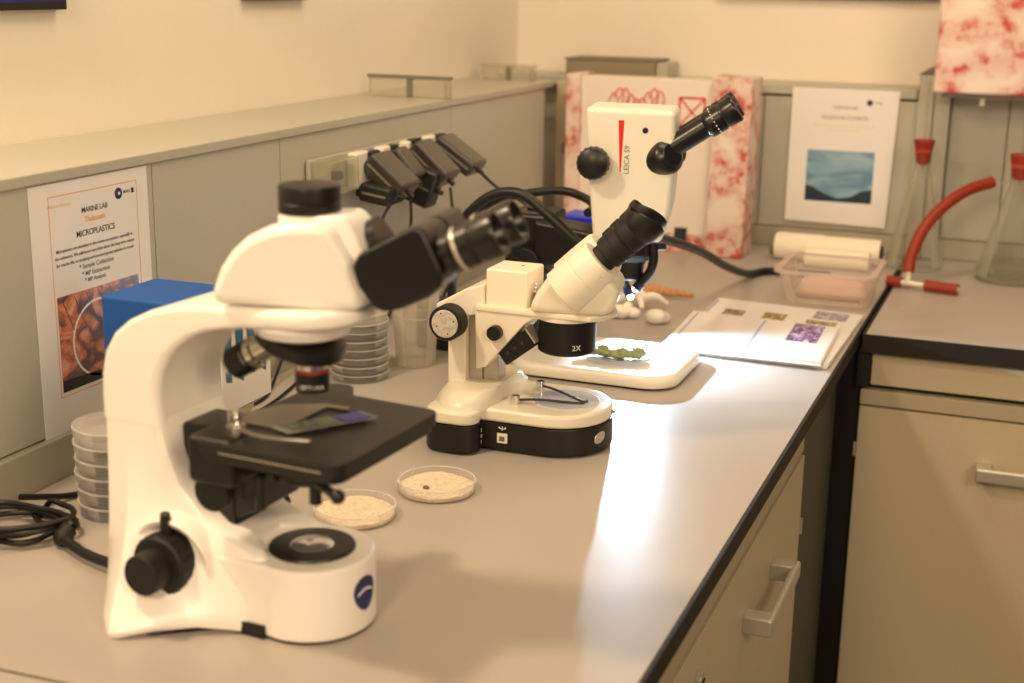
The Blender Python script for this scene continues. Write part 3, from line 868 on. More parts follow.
# ------------------------------------------------------------------ zoom stereo microscope (rear)
def zoom():
    t = thing('zoom_microscope', 'white zoom microscope with red stripe and gooseneck lights, farthest back', 'microscope', (0.487, 0.715, 0), 0)
    pl = []
    for x, y in rrect(-.170, -.082, .090, .118, .045, 8):
        pl.append((x, y))
    secs = [[(x * s_ - .04 * (1 - s_), y * s_ + .018 * (1 - s_), z) for x, y in pl] for s_, z in ((.985, .004), (1.0, .007), (1.0, .013), (.985, .0185), (.95, .0215), (.90, .0225))]
    MB().loft(secs).build('base_plate', 'leicaw', t, 50)
    MB().prism([(x * .93 - .003, y * .93) for x, y in pl], 0, .005, 'xy').build('base_foot', 'rubber', t)
    MB().lathe([(0, .0224), (.050, .0224), (.050, .0236), (.0485, .0240), (0, .0240)], 48, Matrix.Translation((-.012, -.005, 0))).build('stage_plate', 'frost', t)
    # column and arm at the rear
    MB().cyl(.016, .02, .236, 28, .002, Matrix.Translation((-.168, .045, 0))).build('column', 'black', t)
    c = MB()
    c.box((-.205, .000, .135), (-.132, .085, .232), .008, 3)
    c.prism([(-.15, .150), (-.03, .180), (.03, .183), (.03, .214), (-.06, .214), (-.15, .225)], -.018, .050, 'xz', .006, 3)
    c.build('focus_arm', 'black', t)
    for y0, y1 in ((-.028, .0), (.085, .112)):
        k = MB().cyl(.0235, y0, y1, 32, .002, Matrix.Translation((-.160, 0, .160)) @ Matrix.Rotation(R(90), 4, 'X') @ Matrix.Diagonal((1, 1, -1, 1))).build('focus_knob', 'black', t)
    # body
    b = MB().prism([(-.0635, .4045), (.0640, .4020), (.0655, .320), (.062, .265), (.051, .214), (-.0475, .214), (-.055, .29)], -.052, .052, 'xz', .008, 4, angle=20)
    body = b.build('zoom_body', 'leicaw', t, 30)
    MB().prism([(-.0155, .3875), (-.0075, .3875), (-.0102, .3145), (-.0118, .3145)], -.0526, -.0519, 'xz').build('red_stripe', 'red', body)
    text('LEICA S9', .0105, 'greyink', body, basis((0, 0, 1), (-1, 0, 0), (-.0020, -.0523, .332)), 'lettering')
    MB().cyl(.0042, 0, .0012, 16, 0, frame((0, -1, 0), (.0225, -.0515, .374))).build('screw_hole', 'dark', body)
    k = MB().lathe([(0, .050), (.010, .050), (.010, .060), (.0215, .061), (.0228, .064), (.0228, .078), (.021, .083), (.014, .0865), (0, .0875)], 36, frame((0, -1, 0), (-.0475, 0, .328)))
    kn = k.build('zoom_knob', 'black', t)
    g = MB()
    for q in range(18):
        an = 2 * PI * q / 18
        g.ball((-.0475 + .0225 * math.cos(an), -.071, .328 + .0225 * math.sin(an)), (.0018, .008, .0018), 8)
    g.build('knurling', 'black', kn)
    ax = Vector((math.cos(R(34)), 0, math.sin(R(34))))
    for sgn in (-1, 1):
        o = Vector((.036, sgn * .037, .334))
        e = MB()
        e.lathe([(0, -.02), (.0255, -.02), (.0255, .006), (.0240, .011), (.0175, .016), (.0160, .018), (0, .019)], 36, frame((.66, sgn * .68, .34), (.051, sgn * .042, .336)))
        e.lathe([(0, 0), (.0158, .0), (.0158, .084), (.0188, .087), (.0195, .092), (.0195, .110), (.0180, .111), (.0180, .114), (.0192, .116), (.0205, .131), (.0190, .134), (.014, .132), (0, .131)], 36, frame(ax, o))
        ep = e.build('eyepiece', 'satin', t)
        d_ = MB()
        for q in range(20):
            an = 2 * PI * q / 20
            p = frame(ax, o) @ Vector((.0196 * math.cos(an), .0196 * math.sin(an), .099))
            d_.ball(p, .0011, 8)
        d_.build('scale_dots', 'white', ep)
    ln = MB().lathe([(0, .216), (.034, .216), (.0345, .205), (.0345, .190), (.031, .187), (0, .187)], 40)
    lo = ln.build('objective_mount', 'black', t)
    MB().lathe([(.028, .179), (.0315, .180), (.0315, .187), (.028, .188)], 40, closed=True).build('lens_ring', 'bluelens', lo)
    MB().lathe([(0, .180), (.0270, .180), (.0235, .168), (.0230, .153), (.0205, .151), (0, .152)], 36).build('objective_lens', 'black', lo)
    MB().cyl(.005, 0, .022, 16, .001, frame((1, -.2, .1), (.034, -.006, .200))).build('clamp_screw', 'black', lo)
    g1 = MB().tube([(.030, -.004, .206), (.034, -.004, .184), (.030, -.003, .163), (.019, -.002, .146), (.0125, -.001, .139)], .0068, 14, 8)
    gn = g1.build('gooseneck', 'black', t)
    MB().cyl(.0080, 0, .012, 18, .001, frame((-.006, .001, -.008), (.016, -.0015, .1425))).build('lamp_head', 'navy', gn)
    MB().ball((.0075, .000, .1318), .0052, 16).build('lamp_lens', 'tip', gn)
    g2 = MB().tube([(-.032, -.004, .205), (-.050, .030, .190), (-.056, .080, .158), (-.048, .112, .122), (-.038, .118, .100)], .0064, 14, 8)
    gn = g2.build('gooseneck', 'black', t)
    MB().cyl(.0078, 0, .012, 18, .001, frame((.006, -.004, -.010), (-.040, .1175, .1035))).build('lamp_head', 'navy', gn)
    MB().ball((-.0335, .1135, .0925), .0048, 16).build('lamp_lens', 'tip', gn)
    for o in t.children:
        if o.name.split('.')[0] in ('zoom_body', 'zoom_knob', 'eyepiece', 'objective_mount'):
            o.rotation_euler = (0, 0, R(11))
            o.location = (-.006, 0, -.003)
    return t
m3 = zoom()
s = thing('seaweed_sample', 'small green seaweed sample lying on the lit stage of the rear microscope', 'seaweed', (0.468, 0.708, 0.0252), 10)
f = MB()
for i in range(9):
    f.ball((-.032 + .0080 * i, random.uniform(-.004, .005), .0088), (.015, .017 - .0016 * abs(i - 4), .0062 + .0014 * (i % 3)), 12, .12)
f.tube([(.028, .004, .006), (.040, .010, .006), (.048, .018, .005)], lambda s_: .004 - .002 * s_, 8)
f.build('frond', 'leaf', s)

# ------------------------------------------------------------------ posters, card and pictures on the walls
def strips(mb, x0, z0, x1, z1, w, d0, d1, plane):
    for a, b, c, e in ((x0, z0, x1, z0 + w), (x0, z1 - w, x1, z1), (x0, z0, x0 + w, z1), (x1 - w, z0, x1, z1)):
        mb.prism([(a, b), (c, b), (c, e), (a, e)], d0, d1, plane)
    return mb
p = thing('poster', 'white laminated poster headed MICROPLASTICS on the grey panel beside the blue box', 'poster', (0.0006, 0, 0))
MB().box((0, -.002, .047), (.0008, .214, .3435)).build('sheet', 'paper', p, flat=True)
strips(MB(), .029, .092, .192, .3285, .0009, .0008, .0010, 'yz').build('border', 'orangeink', p, flat=True)
def ptxt(body, size, m_, y, z, al='CENTER', sp=1.0):
    return text(body, size, m_, p, basis((0, 1, 0), (0, 0, 1), (.0009, y, z)), 'printed_text', al, .0001, sp, size * .010)
ptxt('Discover & learn', .0058, 'paleink', .047, .317)
ptxt('MARINE LAB', .0090, 'ink', .110, .3055, sp=.95)
ptxt('Thalassatic', .0088, 'orangeink', .110, .2940)
ptxt('MICROPLASTICS', .0102, 'ink', .110, .2785, sp=.95)
ptxt('Microplastics are abundant in the marine ecosystem, especially in', .0054, 'ink', .108, .2640)
ptxt('the sediments. We still know very little about the long term impact', .0054, 'ink', .108, .2560)
ptxt('for marine life, so studying and monitoring microplastics is crucial', .0054, 'ink', .108, .2480)
ptxt('* Sample Collection', .0080, 'greyink', .108, .2395)
ptxt('* MP Extraction', .0080, 'greyink', .106, .2305)
ptxt('* MP Analysis', .0072, 'greyink', .104, .2225)
e = MB().prism(arc(.156, .3165, .0070, 0, 345, 24), .0008, .0011, 'yz')
em = e.build('emblem', 'navy', p, flat=True)
MB().prism(arc(.157, .3165, .0022, 0, 340, 12), .0011, .0012, 'yz').build('emblem_eye', 'paper', em, flat=True)
ptxt('MARE', .0052, 'ink', .172, .3168)
MB().prism([(.181, .314), (.186, .314), (.186, .320), (.181, .320)], .0008, .0010, 'yz').build('emblem_square', 'ink', em, flat=True)
MB().prism([(.033, .0975), (.186, .0975), (.186, .2115), (.033, .2115)], .0008, .0011, 'yz').build('printed_picture', 'micro', p, flat=True)
ph = p.children[-1]
q = MB()
for a in range(40):
    a0, a1 = R(a * 9), R(a * 9 + 9)
    q.prism([(.105 + .050 * math.cos(a0), .150 + .048 * math.sin(a0)), (.105 + .050 * math.cos(a1), .150 + .048 * math.sin(a1)), (.105 + .047 * math.cos(a1), .150 + .045 * math.sin(a1)), (.105 + .047 * math.cos(a0), .150 + .045 * math.sin(a0))], .0011, .0012, 'yz')
q.build('dish_outline', 'paper', ph, flat=True)
q = MB()
for i in range(7):
    y = .040 + i * .022
    q.prism([(y, .2085), (y + .0012, .2085), (y + .020, .168), (y + .019, .168)], .0011, .00125, 'yz')
q.prism([(.033, .0975), (.186, .0975), (.186, .116), (.12, .108), (.033, .112)], .0011, .0012, 'yz')
q.build('dark_lines', 'ink', ph, flat=True)

p = thing('poster', 'white laminated poster with a blue sea picture on the back panel above the tub', 'poster', (0, 1.8608, 0))
MB().prism([(.504, .3555), (.733, .3545), (.7235, .058), (.504, .062)], -.0008, 0, 'xz').build('sheet', 'paper', p, flat=True)
def qtxt(body, size, m_, x, z):
    return text(body, size, m_, p, basis((1, 0, 0), (0, 0, 1), (x, -.0009, z)), 'printed_text', 'CENTER', .0001)
qtxt('MARINE LAB', .0095, 'greyink', .620, .315)
qtxt('OCEAN & CLIMATE', .0115, 'greyink', .620, .293)
qtxt('Life in the sea is shaped by light, salt and temperature', .0062, 'paleink', .620, .276)
qtxt('from the shore to the deep', .0062, 'paleink', .620, .267)
qtxt('MARE', .006, 'ink', .690, .3275)
MB().prism(arc(.671, .3275, .0065, 0, 345, 20), -.0011, -.0008, 'xz').build('emblem', 'navy', p, flat=True)
pi = MB().prism([(.545, .109), (.690, .109), (.690, .2215), (.545, .2215)], -.0011, -.0008, 'xz').build('printed_picture', 'sea', p, flat=True)
MB().prism([(.545, .109), (.690, .109), (.690, .140), (.668, .136), (.645, .122), (.615, .116), (.588, .126), (.562, .140), (.545, .144)], -.0012, -.0011, 'xz').build('dark_reef', mat('reef_print', (24, 38, 58), .3), pi, flat=True)

def frame_pic(label, y0, y1, z0, pic):
    f = thing('wall_picture', label, 'picture', (-.2, 0, 0))
    MB().box((0, y0, z0), (.018, y1, z0 + .30), .002).build('picture_frame', 'black', f)
    MB().box((.018, y0 + .008, z0 + .010), (.0188, y1 - .008, z0 + .29)).build('picture', pic, f, flat=True)
frame_pic('dark blue framed picture on the left wall above the poster', -.10, .312, .527, 'nightpic')
frame_pic('dark framed picture on the left wall above the plug adapters', .759, .955, .535, 'nightpic')
f = thing('wall_picture', 'dark-edged picture on the back wall beside the raised red-patterned box', 'picture', (0, 2.0, 0))
MB().box((.30, -.018, .541), (.785, 0, .80), .002).build('picture_frame', 'seam', f)
MB().box((.31, -.0188, .551), (.775, -.018, .79)).build('picture', 'nightpic', f, flat=True)

# ------------------------------------------------------------------ boxes
b = thing('storage_box', 'blue box with a white picture side, before the MICROPLASTICS poster', 'box', (0, 0, 0))
MB().box((.056, .040, .090), (.2115, .146, .2195), .005, 4).build('box_body', 'bluebox', b)
fc = MB().box((.2113, .044, .094), (.2135, .146, .2160), .0008).build('white_side', 'paper', b)
q = MB()
for i in range(4):
    y = .046 + i * .024
    q.prism([(y, .212), (y + .019, .212), (y + .017, .128 - .004 * (i % 2)), (y + .005, .131)], .2134, .2138, 'yz')
q.build('printed_picture', 'ice', fc, flat=True)
b = thing('carton', 'low beige carton under the blue box, mostly hidden by the front microscope', 'box', (0, 0, 0))
MB().box((.075, .050, .0005), (.190, .140, .086), .003).build('box_body', 'cab', b)
MB().box((.073, .048, .074), (.192, .142, .0895), .002).build('lid', 'cab', b)

b = thing('patterned_box', 'large white box with red scroll-patterned sides standing behind the zoom microscope', 'box', (0, 0, 0))
MB().box((.072, 1.690, .001), (.372, 1.765, .372), .003).build('box_body', 'boxwhite', b)
MB().box((.043, 1.672, .001), (.074, 1.768, .378), .003).build('side_panel', 'toile', b)
MB().prism([(.372, .001), (.450, .001), (.456, .380), (.370, .384)], 1.668, 1.766, 'xz', .003).build('side_panel', 'toile', b)
MB().prism([(.074, .001), (.370, .001), (.370, .042), (.074, .040)], 1.6885, 1.690, 'xz').build('bottom_band', 'toile', b)
q = MB()
for x0, z0, x1, z1, w in ((.295, .275, .350, .275, .004), (.295, .335, .350, .335, .004), (.295, .275, .295, .335, .004), (.350, .275, .350, .335, .004), (.297, .277, .348, .333, .003), (.297, .333, .348, .277, .003)):
    dx, dz = x1 - x0, z1 - z0
    l = math.hypot(dx, dz); nx, nz_ = -dz / l * w / 2, dx / l * w / 2
    q.prism([(x0 + nx, z0 + nz_), (x1 + nx, z1 + nz_), (x1 - nx, z1 - nz_), (x0 - nx, z0 - nz_)], 1.6885, 1.6902, 'xz')
q.build('crossed_square', 'red', b, flat=True)
q = MB()
for i in range(9):
    x = .135 + i * .013
    z = .318 + .012 * math.sin(i * 1.1)
    q.tube([(x, 1.6895, z), (x + .012, 1.689, z + .022), (x + .022, 1.689, z + .006), (x + .018, 1.689, z - .012)], .0018, 6, 5)
q.build('scroll_drawing', mat('faded_red_print', (222, 120, 100), .5), b)
MB().prism([(.296, .018), (.324, .018), (.324, .055), (.296, .055)], 1.6875, 1.6890, 'xz').build('label', 'ink', b, flat=True)

b = thing('patterned_box', 'red scroll-patterned box raised above the right flask, at the picture edge', 'box', (0, 0, 0))
MB().box((.812, 1.70, .366), (1.20, 1.83, .72), .006, 3).build('box_body', 'toile2', b)
sh = thing('wall_shelf', 'grey shelf with white pegs carrying the raised red-patterned box', 'shelf', (0, 0, 0))
MB().box((.825, 1.745, .3555), (1.75, 1.861, .3655), .002).build('board', 'strip', sh)
MB().cyl(.006, .340, .357, 16, .001, Matrix.Translation((.905, 1.760, 0))).build('peg', 'socket', sh)
MB().box((1.10, 1.79, .335), (1.12, 1.860, .357), .002).build('bracket', 'strip', sh)

b = thing('metal_box', 'low grey metal box lying on the back ledge behind the red-patterned box', 'box', (0, 0, 0))
MB().box((-.03, 1.875, .361), (.185, 1.99, .397), .003).build('box_body', 'grebox', b)
MB().box((.185, 1.885, .361), (.212, 1.985, .394), .003).build('end_cap', 'panel', b)
MB().box((-.034, 1.872, .3965), (.188, 1.993, .4000), .001).build('lid', 'seam', b)

def divider(label, y, x0, x1, h_, dark):
    v = thing('ledge_divider', label, 'bracket', (0, y, 0.3594))
    MB().box((x0, -.003, 0), (x1, .003, h_), .001).build('clear_plate', 'acry', v)
    MB().box((x0 - .003, -.006, h_), (x1 + .002, .006, h_ + .006), .001).build('top_rail', dark, v)
    xm = (x0 + x1) / 2
    MB().cyl(.006, 0, h_, 16, .001, Matrix.Translation((xm, 0, 0))).build('post', 'seam', v)
    MB().box((x1 - .012, -.005, 0), (x1 + .001, .005, h_ * .8), .002).build('clamp', 'acry', v)
divider('clear divider with dark top rail standing on the left ledge above the adapters', 1.13, -.158, .008, .034, 'seam')
divider('clear divider on the left ledge near the corner of the room', 1.66, -.150, -.025, .028, 'acry')

# ------------------------------------------------------------------ socket trunking, adapters and thin cables
t = thing('socket_strip', 'white socket strip with clear end cover mounted on the left panel', 'socket strip', (0, 0, 0))
MB().box((.0012, .605, .247), (.010, 1.10, .306), .003).build('backplate', 'panel', t)
for i, y in enumerate((.715, .805, .900, .990)):
    MB().box((.013, y, .250), (.032, y + .045, .306), .004, 3).build('socket', 'socket', t)
cv = MB().box((.0102, .608, .252), (.044, .700, .304), .004, 3).build('cover', 'acry', t)
MB().box((.0105, .668, .268), (.024, .685, .282), .002).build('switch', 'navy', t)

def adapter(label, y, ln, w, hgt, tilt, z, m_, pr=True):
    a = thing('plug_adapter', label, 'adapter', (.034, y, z), 0, 'plug adapters on the socket strip')
    mx = Matrix.Rotation(R(tilt), 4, 'Y')
    MB().box((0, -w / 2, -hgt / 2), (ln, w / 2, hgt / 2), .006, 3, mx).build('housing', m_, a)
    MB().box((.006, -w / 2 - .0006, -.0018), (ln - .006, w / 2 + .0006, .0018), 0, 1, mx).build('joint_line', 'seam', a)
    MB().cyl(.0042, 0, .014, 12, .001, mx @ frame((1, 0, 0), (ln - .002, 0, 0))).build('strain_relief', 'cable', a)
    MB().box((-.012, -w * .3, -hgt * .35), (.002, w * .3, hgt * .35), .003, 2).build('plug_face', 'adapter_dk', a)
    return a
adapter('large grey plug adapter, nearest in the socket strip', .770, .078, .066, .036, 40, .292, 'adapter')
adapter('black plug adapter hanging below the nearest grey adapter', .742, .055, .058, .030, 8, .246, 'adapter_dk')
adapter('slim dark plug adapter squeezed just beyond the nearest grey adapter', .845, .060, .042, .030, 48, .296, 'adapter')
adapter('grey plug adapter third along the socket strip above a black one', .930, .082, .062, .036, 42, .296, 'adapter')
adapter('black plug adapter hanging under the third grey adapter', .905, .052, .044, .066, 20, .243, 'adapter_dk')
adapter('grey plug adapter farthest along the socket strip towards the corner', 1.030, .086, .064, .030, 34, .296, 'adapter')

def cable(name, label, pts, r, group=None, m_='cable'):
    o = MB().tube(pts, r, 10, 8).build(name, m_)
    return tag(o, label, 'cable', group)
cable('adapter_cable', 'thin black cable hanging from the lowest black adapter beside the port cap', [(.092, .745, .243), (.080, .715, .215), (.070, .70, .170), (.055, .66, .10), (.040, .62, .03), (.035, .60, .004)], .0026)
cable('adapter_cable', 'thin black cable hanging straight down from the nearest grey adapter', [(.098, .770, .232), (.101, .765, .19), (.096, .75, .12), (.08, .72, .04), (.07, .69, .004)], .0026)
cable('adapter_cable', 'thin black cable hanging down from the third grey adapter', [(.097, .930, .228), (.104, .925, .19), (.105, .95, .13), (.09, .93, .05), (.08, .90, .004)], .0026)
cable('adapter_cable', 'thin black cable sloping from the farthest adapter towards the zoom microscope', [(.112, 1.030, .242), (.150, 1.02, .218), (.200, 1.03, .190), (.235, 1.0, .15), (.25, .98, .08), (.25, .97, .004)], .0030)

# ------------------------------------------------------------------ thick cables behind the microscopes
cable('thick_cable', 'thick black cable arching over towards the middle microscope head', [(.205, .705, .009), (.206, .698, .06), (.214, .67, .15), (.237, .63, .206), (.266, .62, .244), (.302, .62, .272), (.344, .62, .277), (.383, .62, .253), (.429, .625, .214), (.462, .64, .185), (.462, .664, .176)], .0075)
cable('thick_cable', 'thick black cable arching low behind, reaching the left side of the zoom body', [(.118, .885, .008), (.125, .880, .09), (.148, .862, .165), (.203, .85, .219), (.256, .85, .238), (.324, .85, .249), (.366, .84, .243), (.400, .795, .238), (.408, .740, .236)], .0070)
cable('thick_cable', 'thick black cable sagging from the zoom microscope rightwards to the tub', [(.470, .78, .195), (.478, .90, .176), (.495, 1.10, .122), (.500, 1.30, .058), (.508, 1.47, .012), (.535, 1.530, .0085), (.585, 1.536, .0085), (.66, 1.54, .0085)], .0078)

# coil and power plug by the front microscope
c = thing('power_cable', 'black coiled power cable with angled plug beside the front microscope', 'cable', (0, 0, 0))
co = []
for i in range(64):
    a = i / 63 * 4.2 * 2 * PI + .6
    rr = .052 + .012 * math.sin(i * .37) + .004 * math.sin(i * 1.3)
    co.append((.080 + rr * math.cos(a) * 1.0 + .010 * math.sin(i * .21), -.138 + rr * math.sin(a) * .72 + .006 * math.cos(i * .31), .004 + .0028 * (i / 8) % .026 * 1.0))
co[-1] = (co[-1][0], co[-1][1], .006)
MB().tube(co, .0031, 10, 4).build('coil', 'cable', c)
MB().tube([(.045, -.100, .022), (.050, -.075, .014), (.060, -.045, .006), (.072, -.020, .0045), (.078, .015, .0045)], .0036, 10, 6).build('cable_end', 'cable', c)
MB().tube([(.060, -.100, .012), (.085, -.120, .008), (.105, -.128, .006), (.122, -.134, .008), (.135, -.142, .010)], .0036, 10, 6).build('lead', 'cable', c)
pg = MB()
pg.ball((.142, -.150, .0105), (.0105, .0105, .0100), 20)
pg.cyl(.0092, 0, .015, 20, .002, frame((.25, .6, .5), (.140, -.152, .0095)))
pg.tube([(.146, -.154, .011), (.170, -.166, .010), (.20, -.178, .010), (.235, -.188, .012)], .0052, 12, 5)
pg.build('angled_plug', 'rubber', c)

cable('thin_cable', 'thin black cable lying against the plinth behind the front microscope', [(.03, .25, .003), (.058, .32, .003), (.060, .375, .003), (.040, .43, .004), (.024, .49, .030), (.020, .545, .06), (.022, .59, .055), (.022, .62, .020)], .0024)
cable('thin_cable', 'second thin black cable curving along the bench below the nosepiece', [(.075, .27, .003), (.085, .30, .003), (.082, .36, .003), (.072, .42, .003), (.050, .52, .003), (.042, .57, .003)], .0024)

# ------------------------------------------------------------------ dishes
def dish_body(root, r, h, wall=.0012):
    MB().lathe([(0, 0), (r - .001, 0), (r, .001), (r, h), (r - wall, h), (r - wall, .0014), (0, .0014)], 44).build('base', 'dish', root)
def dish_lid(root, r, z, h):
    MB().lathe([(0, z), (r + .0012, z), (r + .0018, z - .0008), (r + .0018, z - h), (r + .0008, z - h), (r + .0008, z - .0014), (0, z - .0014)], 44).build('lid', 'dish', root)
    MB().lathe([(r + .0004, z - .0016), (r + .0026, z - .0010), (r + .0024, z + .0008), (r + .0004, z + .0010)], 44, closed=True).build('rim', 'dishrim', root)
def stack(x, y, n, pitch, r, where, grp):
    names = {1: 'bottom', 2: 'second', 3: 'third', 4: 'fourth', 5: 'fifth', 6: 'sixth', 7: 'seventh', 8: 'eighth'}
    first = None
    for i in range(n):
        w_ = 'topmost' if i == n - 1 else names[i + 1]
        lb = 'clear petri dish, %s counted upwards in the stack %s' % (w_, where) if i < n - 1 and i else 'clear petri dish, %s of the stack %s' % (w_, where)
        z = i * pitch + .0006
        off = (x + random.uniform(-.001, .001), y + random.uniform(-.001, .001), z)
        if first is None:
            first = thing('petri_dish', lb, 'petri dish', off, 0, grp)
            dish_body(first, r, pitch - .003)
            dish_lid(first, r, pitch - .0024, pitch * .5)
        else:
            dup(first, off, random.uniform(0, 90), lb)
stack(.131, -.040, 6, .0170, .0445, 'left of the front microscope', 'petri dishes stacked at the left')
stack(.126, .535, 8, .0128, .0415, 'behind the front microscope', 'petri dishes stacked by the cup')

def sand_dish(label, x, y, r, bean):
    d = thing('sand_dish', label, 'petri dish', (x, y, .0004), 0)
    dish_body(d, r, .0135)
    MB().lathe([(r - .0006, .0128), (r + .0006, .0132), (r + .0006, .0140), (r - .0016, .0140), (r - .0016, .0130)], 44, closed=True).build('rim', 'dishrim', d)
    tb = MB()
    rings = [[(0.0, 0.0)]]
    pr = [(0, .0072), (r * .35, .0069), (r * .7, .0066), (r - .0016, .0060), (r - .0016, .0016), (0, .0016)]
    tb.lathe(pr, 44)
    for v in tb.bm.verts:
        if v.co.z > .005:
            v.co.z += random.uniform(-.0007, .0007) + .0012 * math.sin(v.co.x * 90) * math.cos(v.co.y * 70)
    tb.build('sand', 'sand', d, 60)
    if bean:
        MB().ball(bean, (.004, .003, .0025), 12, .1).build('pebble', 'seam', d)
    return d
sand_dish('shallow clear dish of pale sand close to the front microscope foot', .377, .045, .0455, None)
sand_dish('shallow clear dish of pale sand with a dark pebble, before the cream stereo microscope', .427, .152, .0450, (-.006, -.016, .0080))

# ------------------------------------------------------------------ cup and dark adapter
c = thing('plastic_cup', 'frosted plastic cup standing beside the clear dish stack', 'cup', (.172, .632, 0))
MB().lathe([(0, .0006), (.0285, .0006), (.0300, .002), (.0375, .116), (.0388, .1165), (.0388, .1190), (.0362, .1190), (.0260, .0030), (0, .0028)], 40).build('cup_body', 'cup', c)
MB().lathe([(.0330, .0760), (.0346, .0765), (.0346, .0785), (.0330, .0790)], 40, closed=True).build('fill_ring', 'dishrim', c)
a = thing('power_supply', 'small black power supply standing between the cup and the cream microscope', 'power supply', (.176, .745, 0))
MB().box((-.045, -.03, 0.0005), (.045, .03, .078), .008, 3).build('housing', 'adapter_dk', a)
MB().box((-.040, -.0306, .020), (.040, -.0298, .022)).build('joint_line', 'seam', a)

b = thing('control_box', 'black control box behind the zoom microscope column', 'control box', (.245, 1.18, 0))
MB().box((-.058, -.035, .004), (.060, .065, .126), .006, 3).build('housing', 'adapter_dk', b)
for x in (-.045, .045):
    for y in (-.025, .055):
        MB().cyl(.008, 0, .005, 14, .001, Matrix.Translation((x, y, 0))).build('foot', 'rubber', b)
MB().box((-.05, -.0362, .03), (.05, -.0348, .10), .001).build('front_plate', 'satin', b)
k = thing('blue_case', 'small bright blue plastic case resting on the black control box', 'case', (.252, 1.19, .1265))
MB().box((-.034, -.030, 0), (.040, .040, .020), .004, 3).build('case_body', 'bluelid', k)
MB().box((-.0345, -.0305, .020), (.0405, .0405, .030), .004, 3).build('lid', 'bluelid', k)

# ------------------------------------------------------------------ shells and coral
def shell(name, label, cat, parts, m_):
    s = MB()
    for c_, r_, j in parts:
        s.ball(c_, r_, 16, j)
    return tag(s.build(name, m_), label, cat)
shell('sea_shell', 'round white shell nearest the booklets', 'shell', [((.440, 1.035, .0135), (.020, .016, .0132), .03), ((.452, 1.046, .010), (.012, .012, .0095), .03)], 'shellw')
shell('coral_piece', 'knobbly white coral lump left of the round shell', 'coral', [((.372, 1.050, .012), (.020, .015, .0115), .10), ((.392, 1.058, .010), (.014, .012, .0095), .10), ((.356, 1.062, .009), (.012, .012, .0085), .10), ((.378, 1.070, .016), (.010, .010, .010), .1)], 'shellw')
s = MB()
for a, l in ((20, .055), (80, .036), (150, .045), (215, .045), (300, .038)):
    s.tube([(.378, 1.130, .016), (.378 + l * .55 * math.cos(R(a)), 1.130 + l * .55 * math.sin(R(a)), .024), (.378 + l * math.cos(R(a)), 1.130 + l * math.sin(R(a)), .010)], lambda q: .0105 - .006 * q, 10, 5)
tag(s.build('branching_coral', 'shellw'), 'branching white coral lying just before the orange coral', 'coral')
s = MB()
s.tube([(.360, 1.212, .014), (.380, 1.218, .016), (.405, 1.228, .014), (.428, 1.236, .012), (.452, 1.248, .008)], lambda q: .0105 * (1 - q) + .0045, 12, 6)
for i in range(12):
    q = i / 11
    s.ball((.362 + .075 * q, 1.213 + .028 * q + random.uniform(-.006, .006), .020 - .008 * q), .0058, 8, .15)
tag(s.build('orange_coral', 'shello'), 'long knobbly orange coral piece lying behind the white shells', 'coral')
shell('sea_shell', 'small pale shell lying leftmost under the gooseneck light', 'shell', [((.330, 1.090, .010), (.018, .013, .0095), .06), ((.316, 1.096, .007), (.009, .009, .0068), .06)], 'shellw')

# ------------------------------------------------------------------ booklets
def quad_at(c, fx, fy):
    """point inside the page quad c = (near left, near right, far right, far left)"""
    a = Vector(c[0]).lerp(Vector(c[1]), fx); b = Vector(c[3]).lerp(Vector(c[2]), fx)
    return a.lerp(b, fy)
def booklet(label, c, z, th, pics, lines):
    b = thing('booklet', label, 'booklet', (0, 0, z))
    n = 4
    for i in range(n):
        k = th / n
        o_ = (random.uniform(-.002, .002), random.uniform(-.002, .002))
        MB().prism([(x + o_[0], y + o_[1]) for x, y in c], i * k, (i + .92) * k, 'xy', .0003).build('page', 'paper', b, flat=True)
    for (fx0, fy0, fx1, fy1, m_) in pics:
        q = [quad_at(c, fx0, fy0), quad_at(c, fx1, fy0), quad_at(c, fx1, fy1), quad_at(c, fx0, fy1)]
        MB().prism([(v.x, v.y) for v in q], th, th + .0003, 'xy').build('printed_picture', m_, b, flat=True)
    if lines:
        q = MB()
        for fx in lines:
            qq = [quad_at(c, fx, .05), quad_at(c, fx + .012, .05), quad_at(c, fx + .012, .95), quad_at(c, fx, .95)]
            q.prism([(v.x, v.y) for v in qq], th, th + .0003, 'xy')
        q.build('printed_rule', 'blueink', b, flat=True)
    return b
booklet('white laminated booklet farther back, mostly under the front booklet', [(.508, .866), (.762, .866), (.768, 1.222), (.500, 1.250)], .0006, .0075, [(.12, .650, .26, .794, 'brownp'), (.39, .62, .54, .815, 'olive'), (.70, .808, .92, .966, 'lilac'), (.68, .605, .88, .765, 'olive')], [.01])
booklet('open white laminated booklet with purple flower picture in the lamplight', [(.505, .850), (.755, .846), (.748, 1.075), (.494, 1.092)], .0086, .0085, [(.71, .45, .91, .97, 'purple')], [.03, .50])

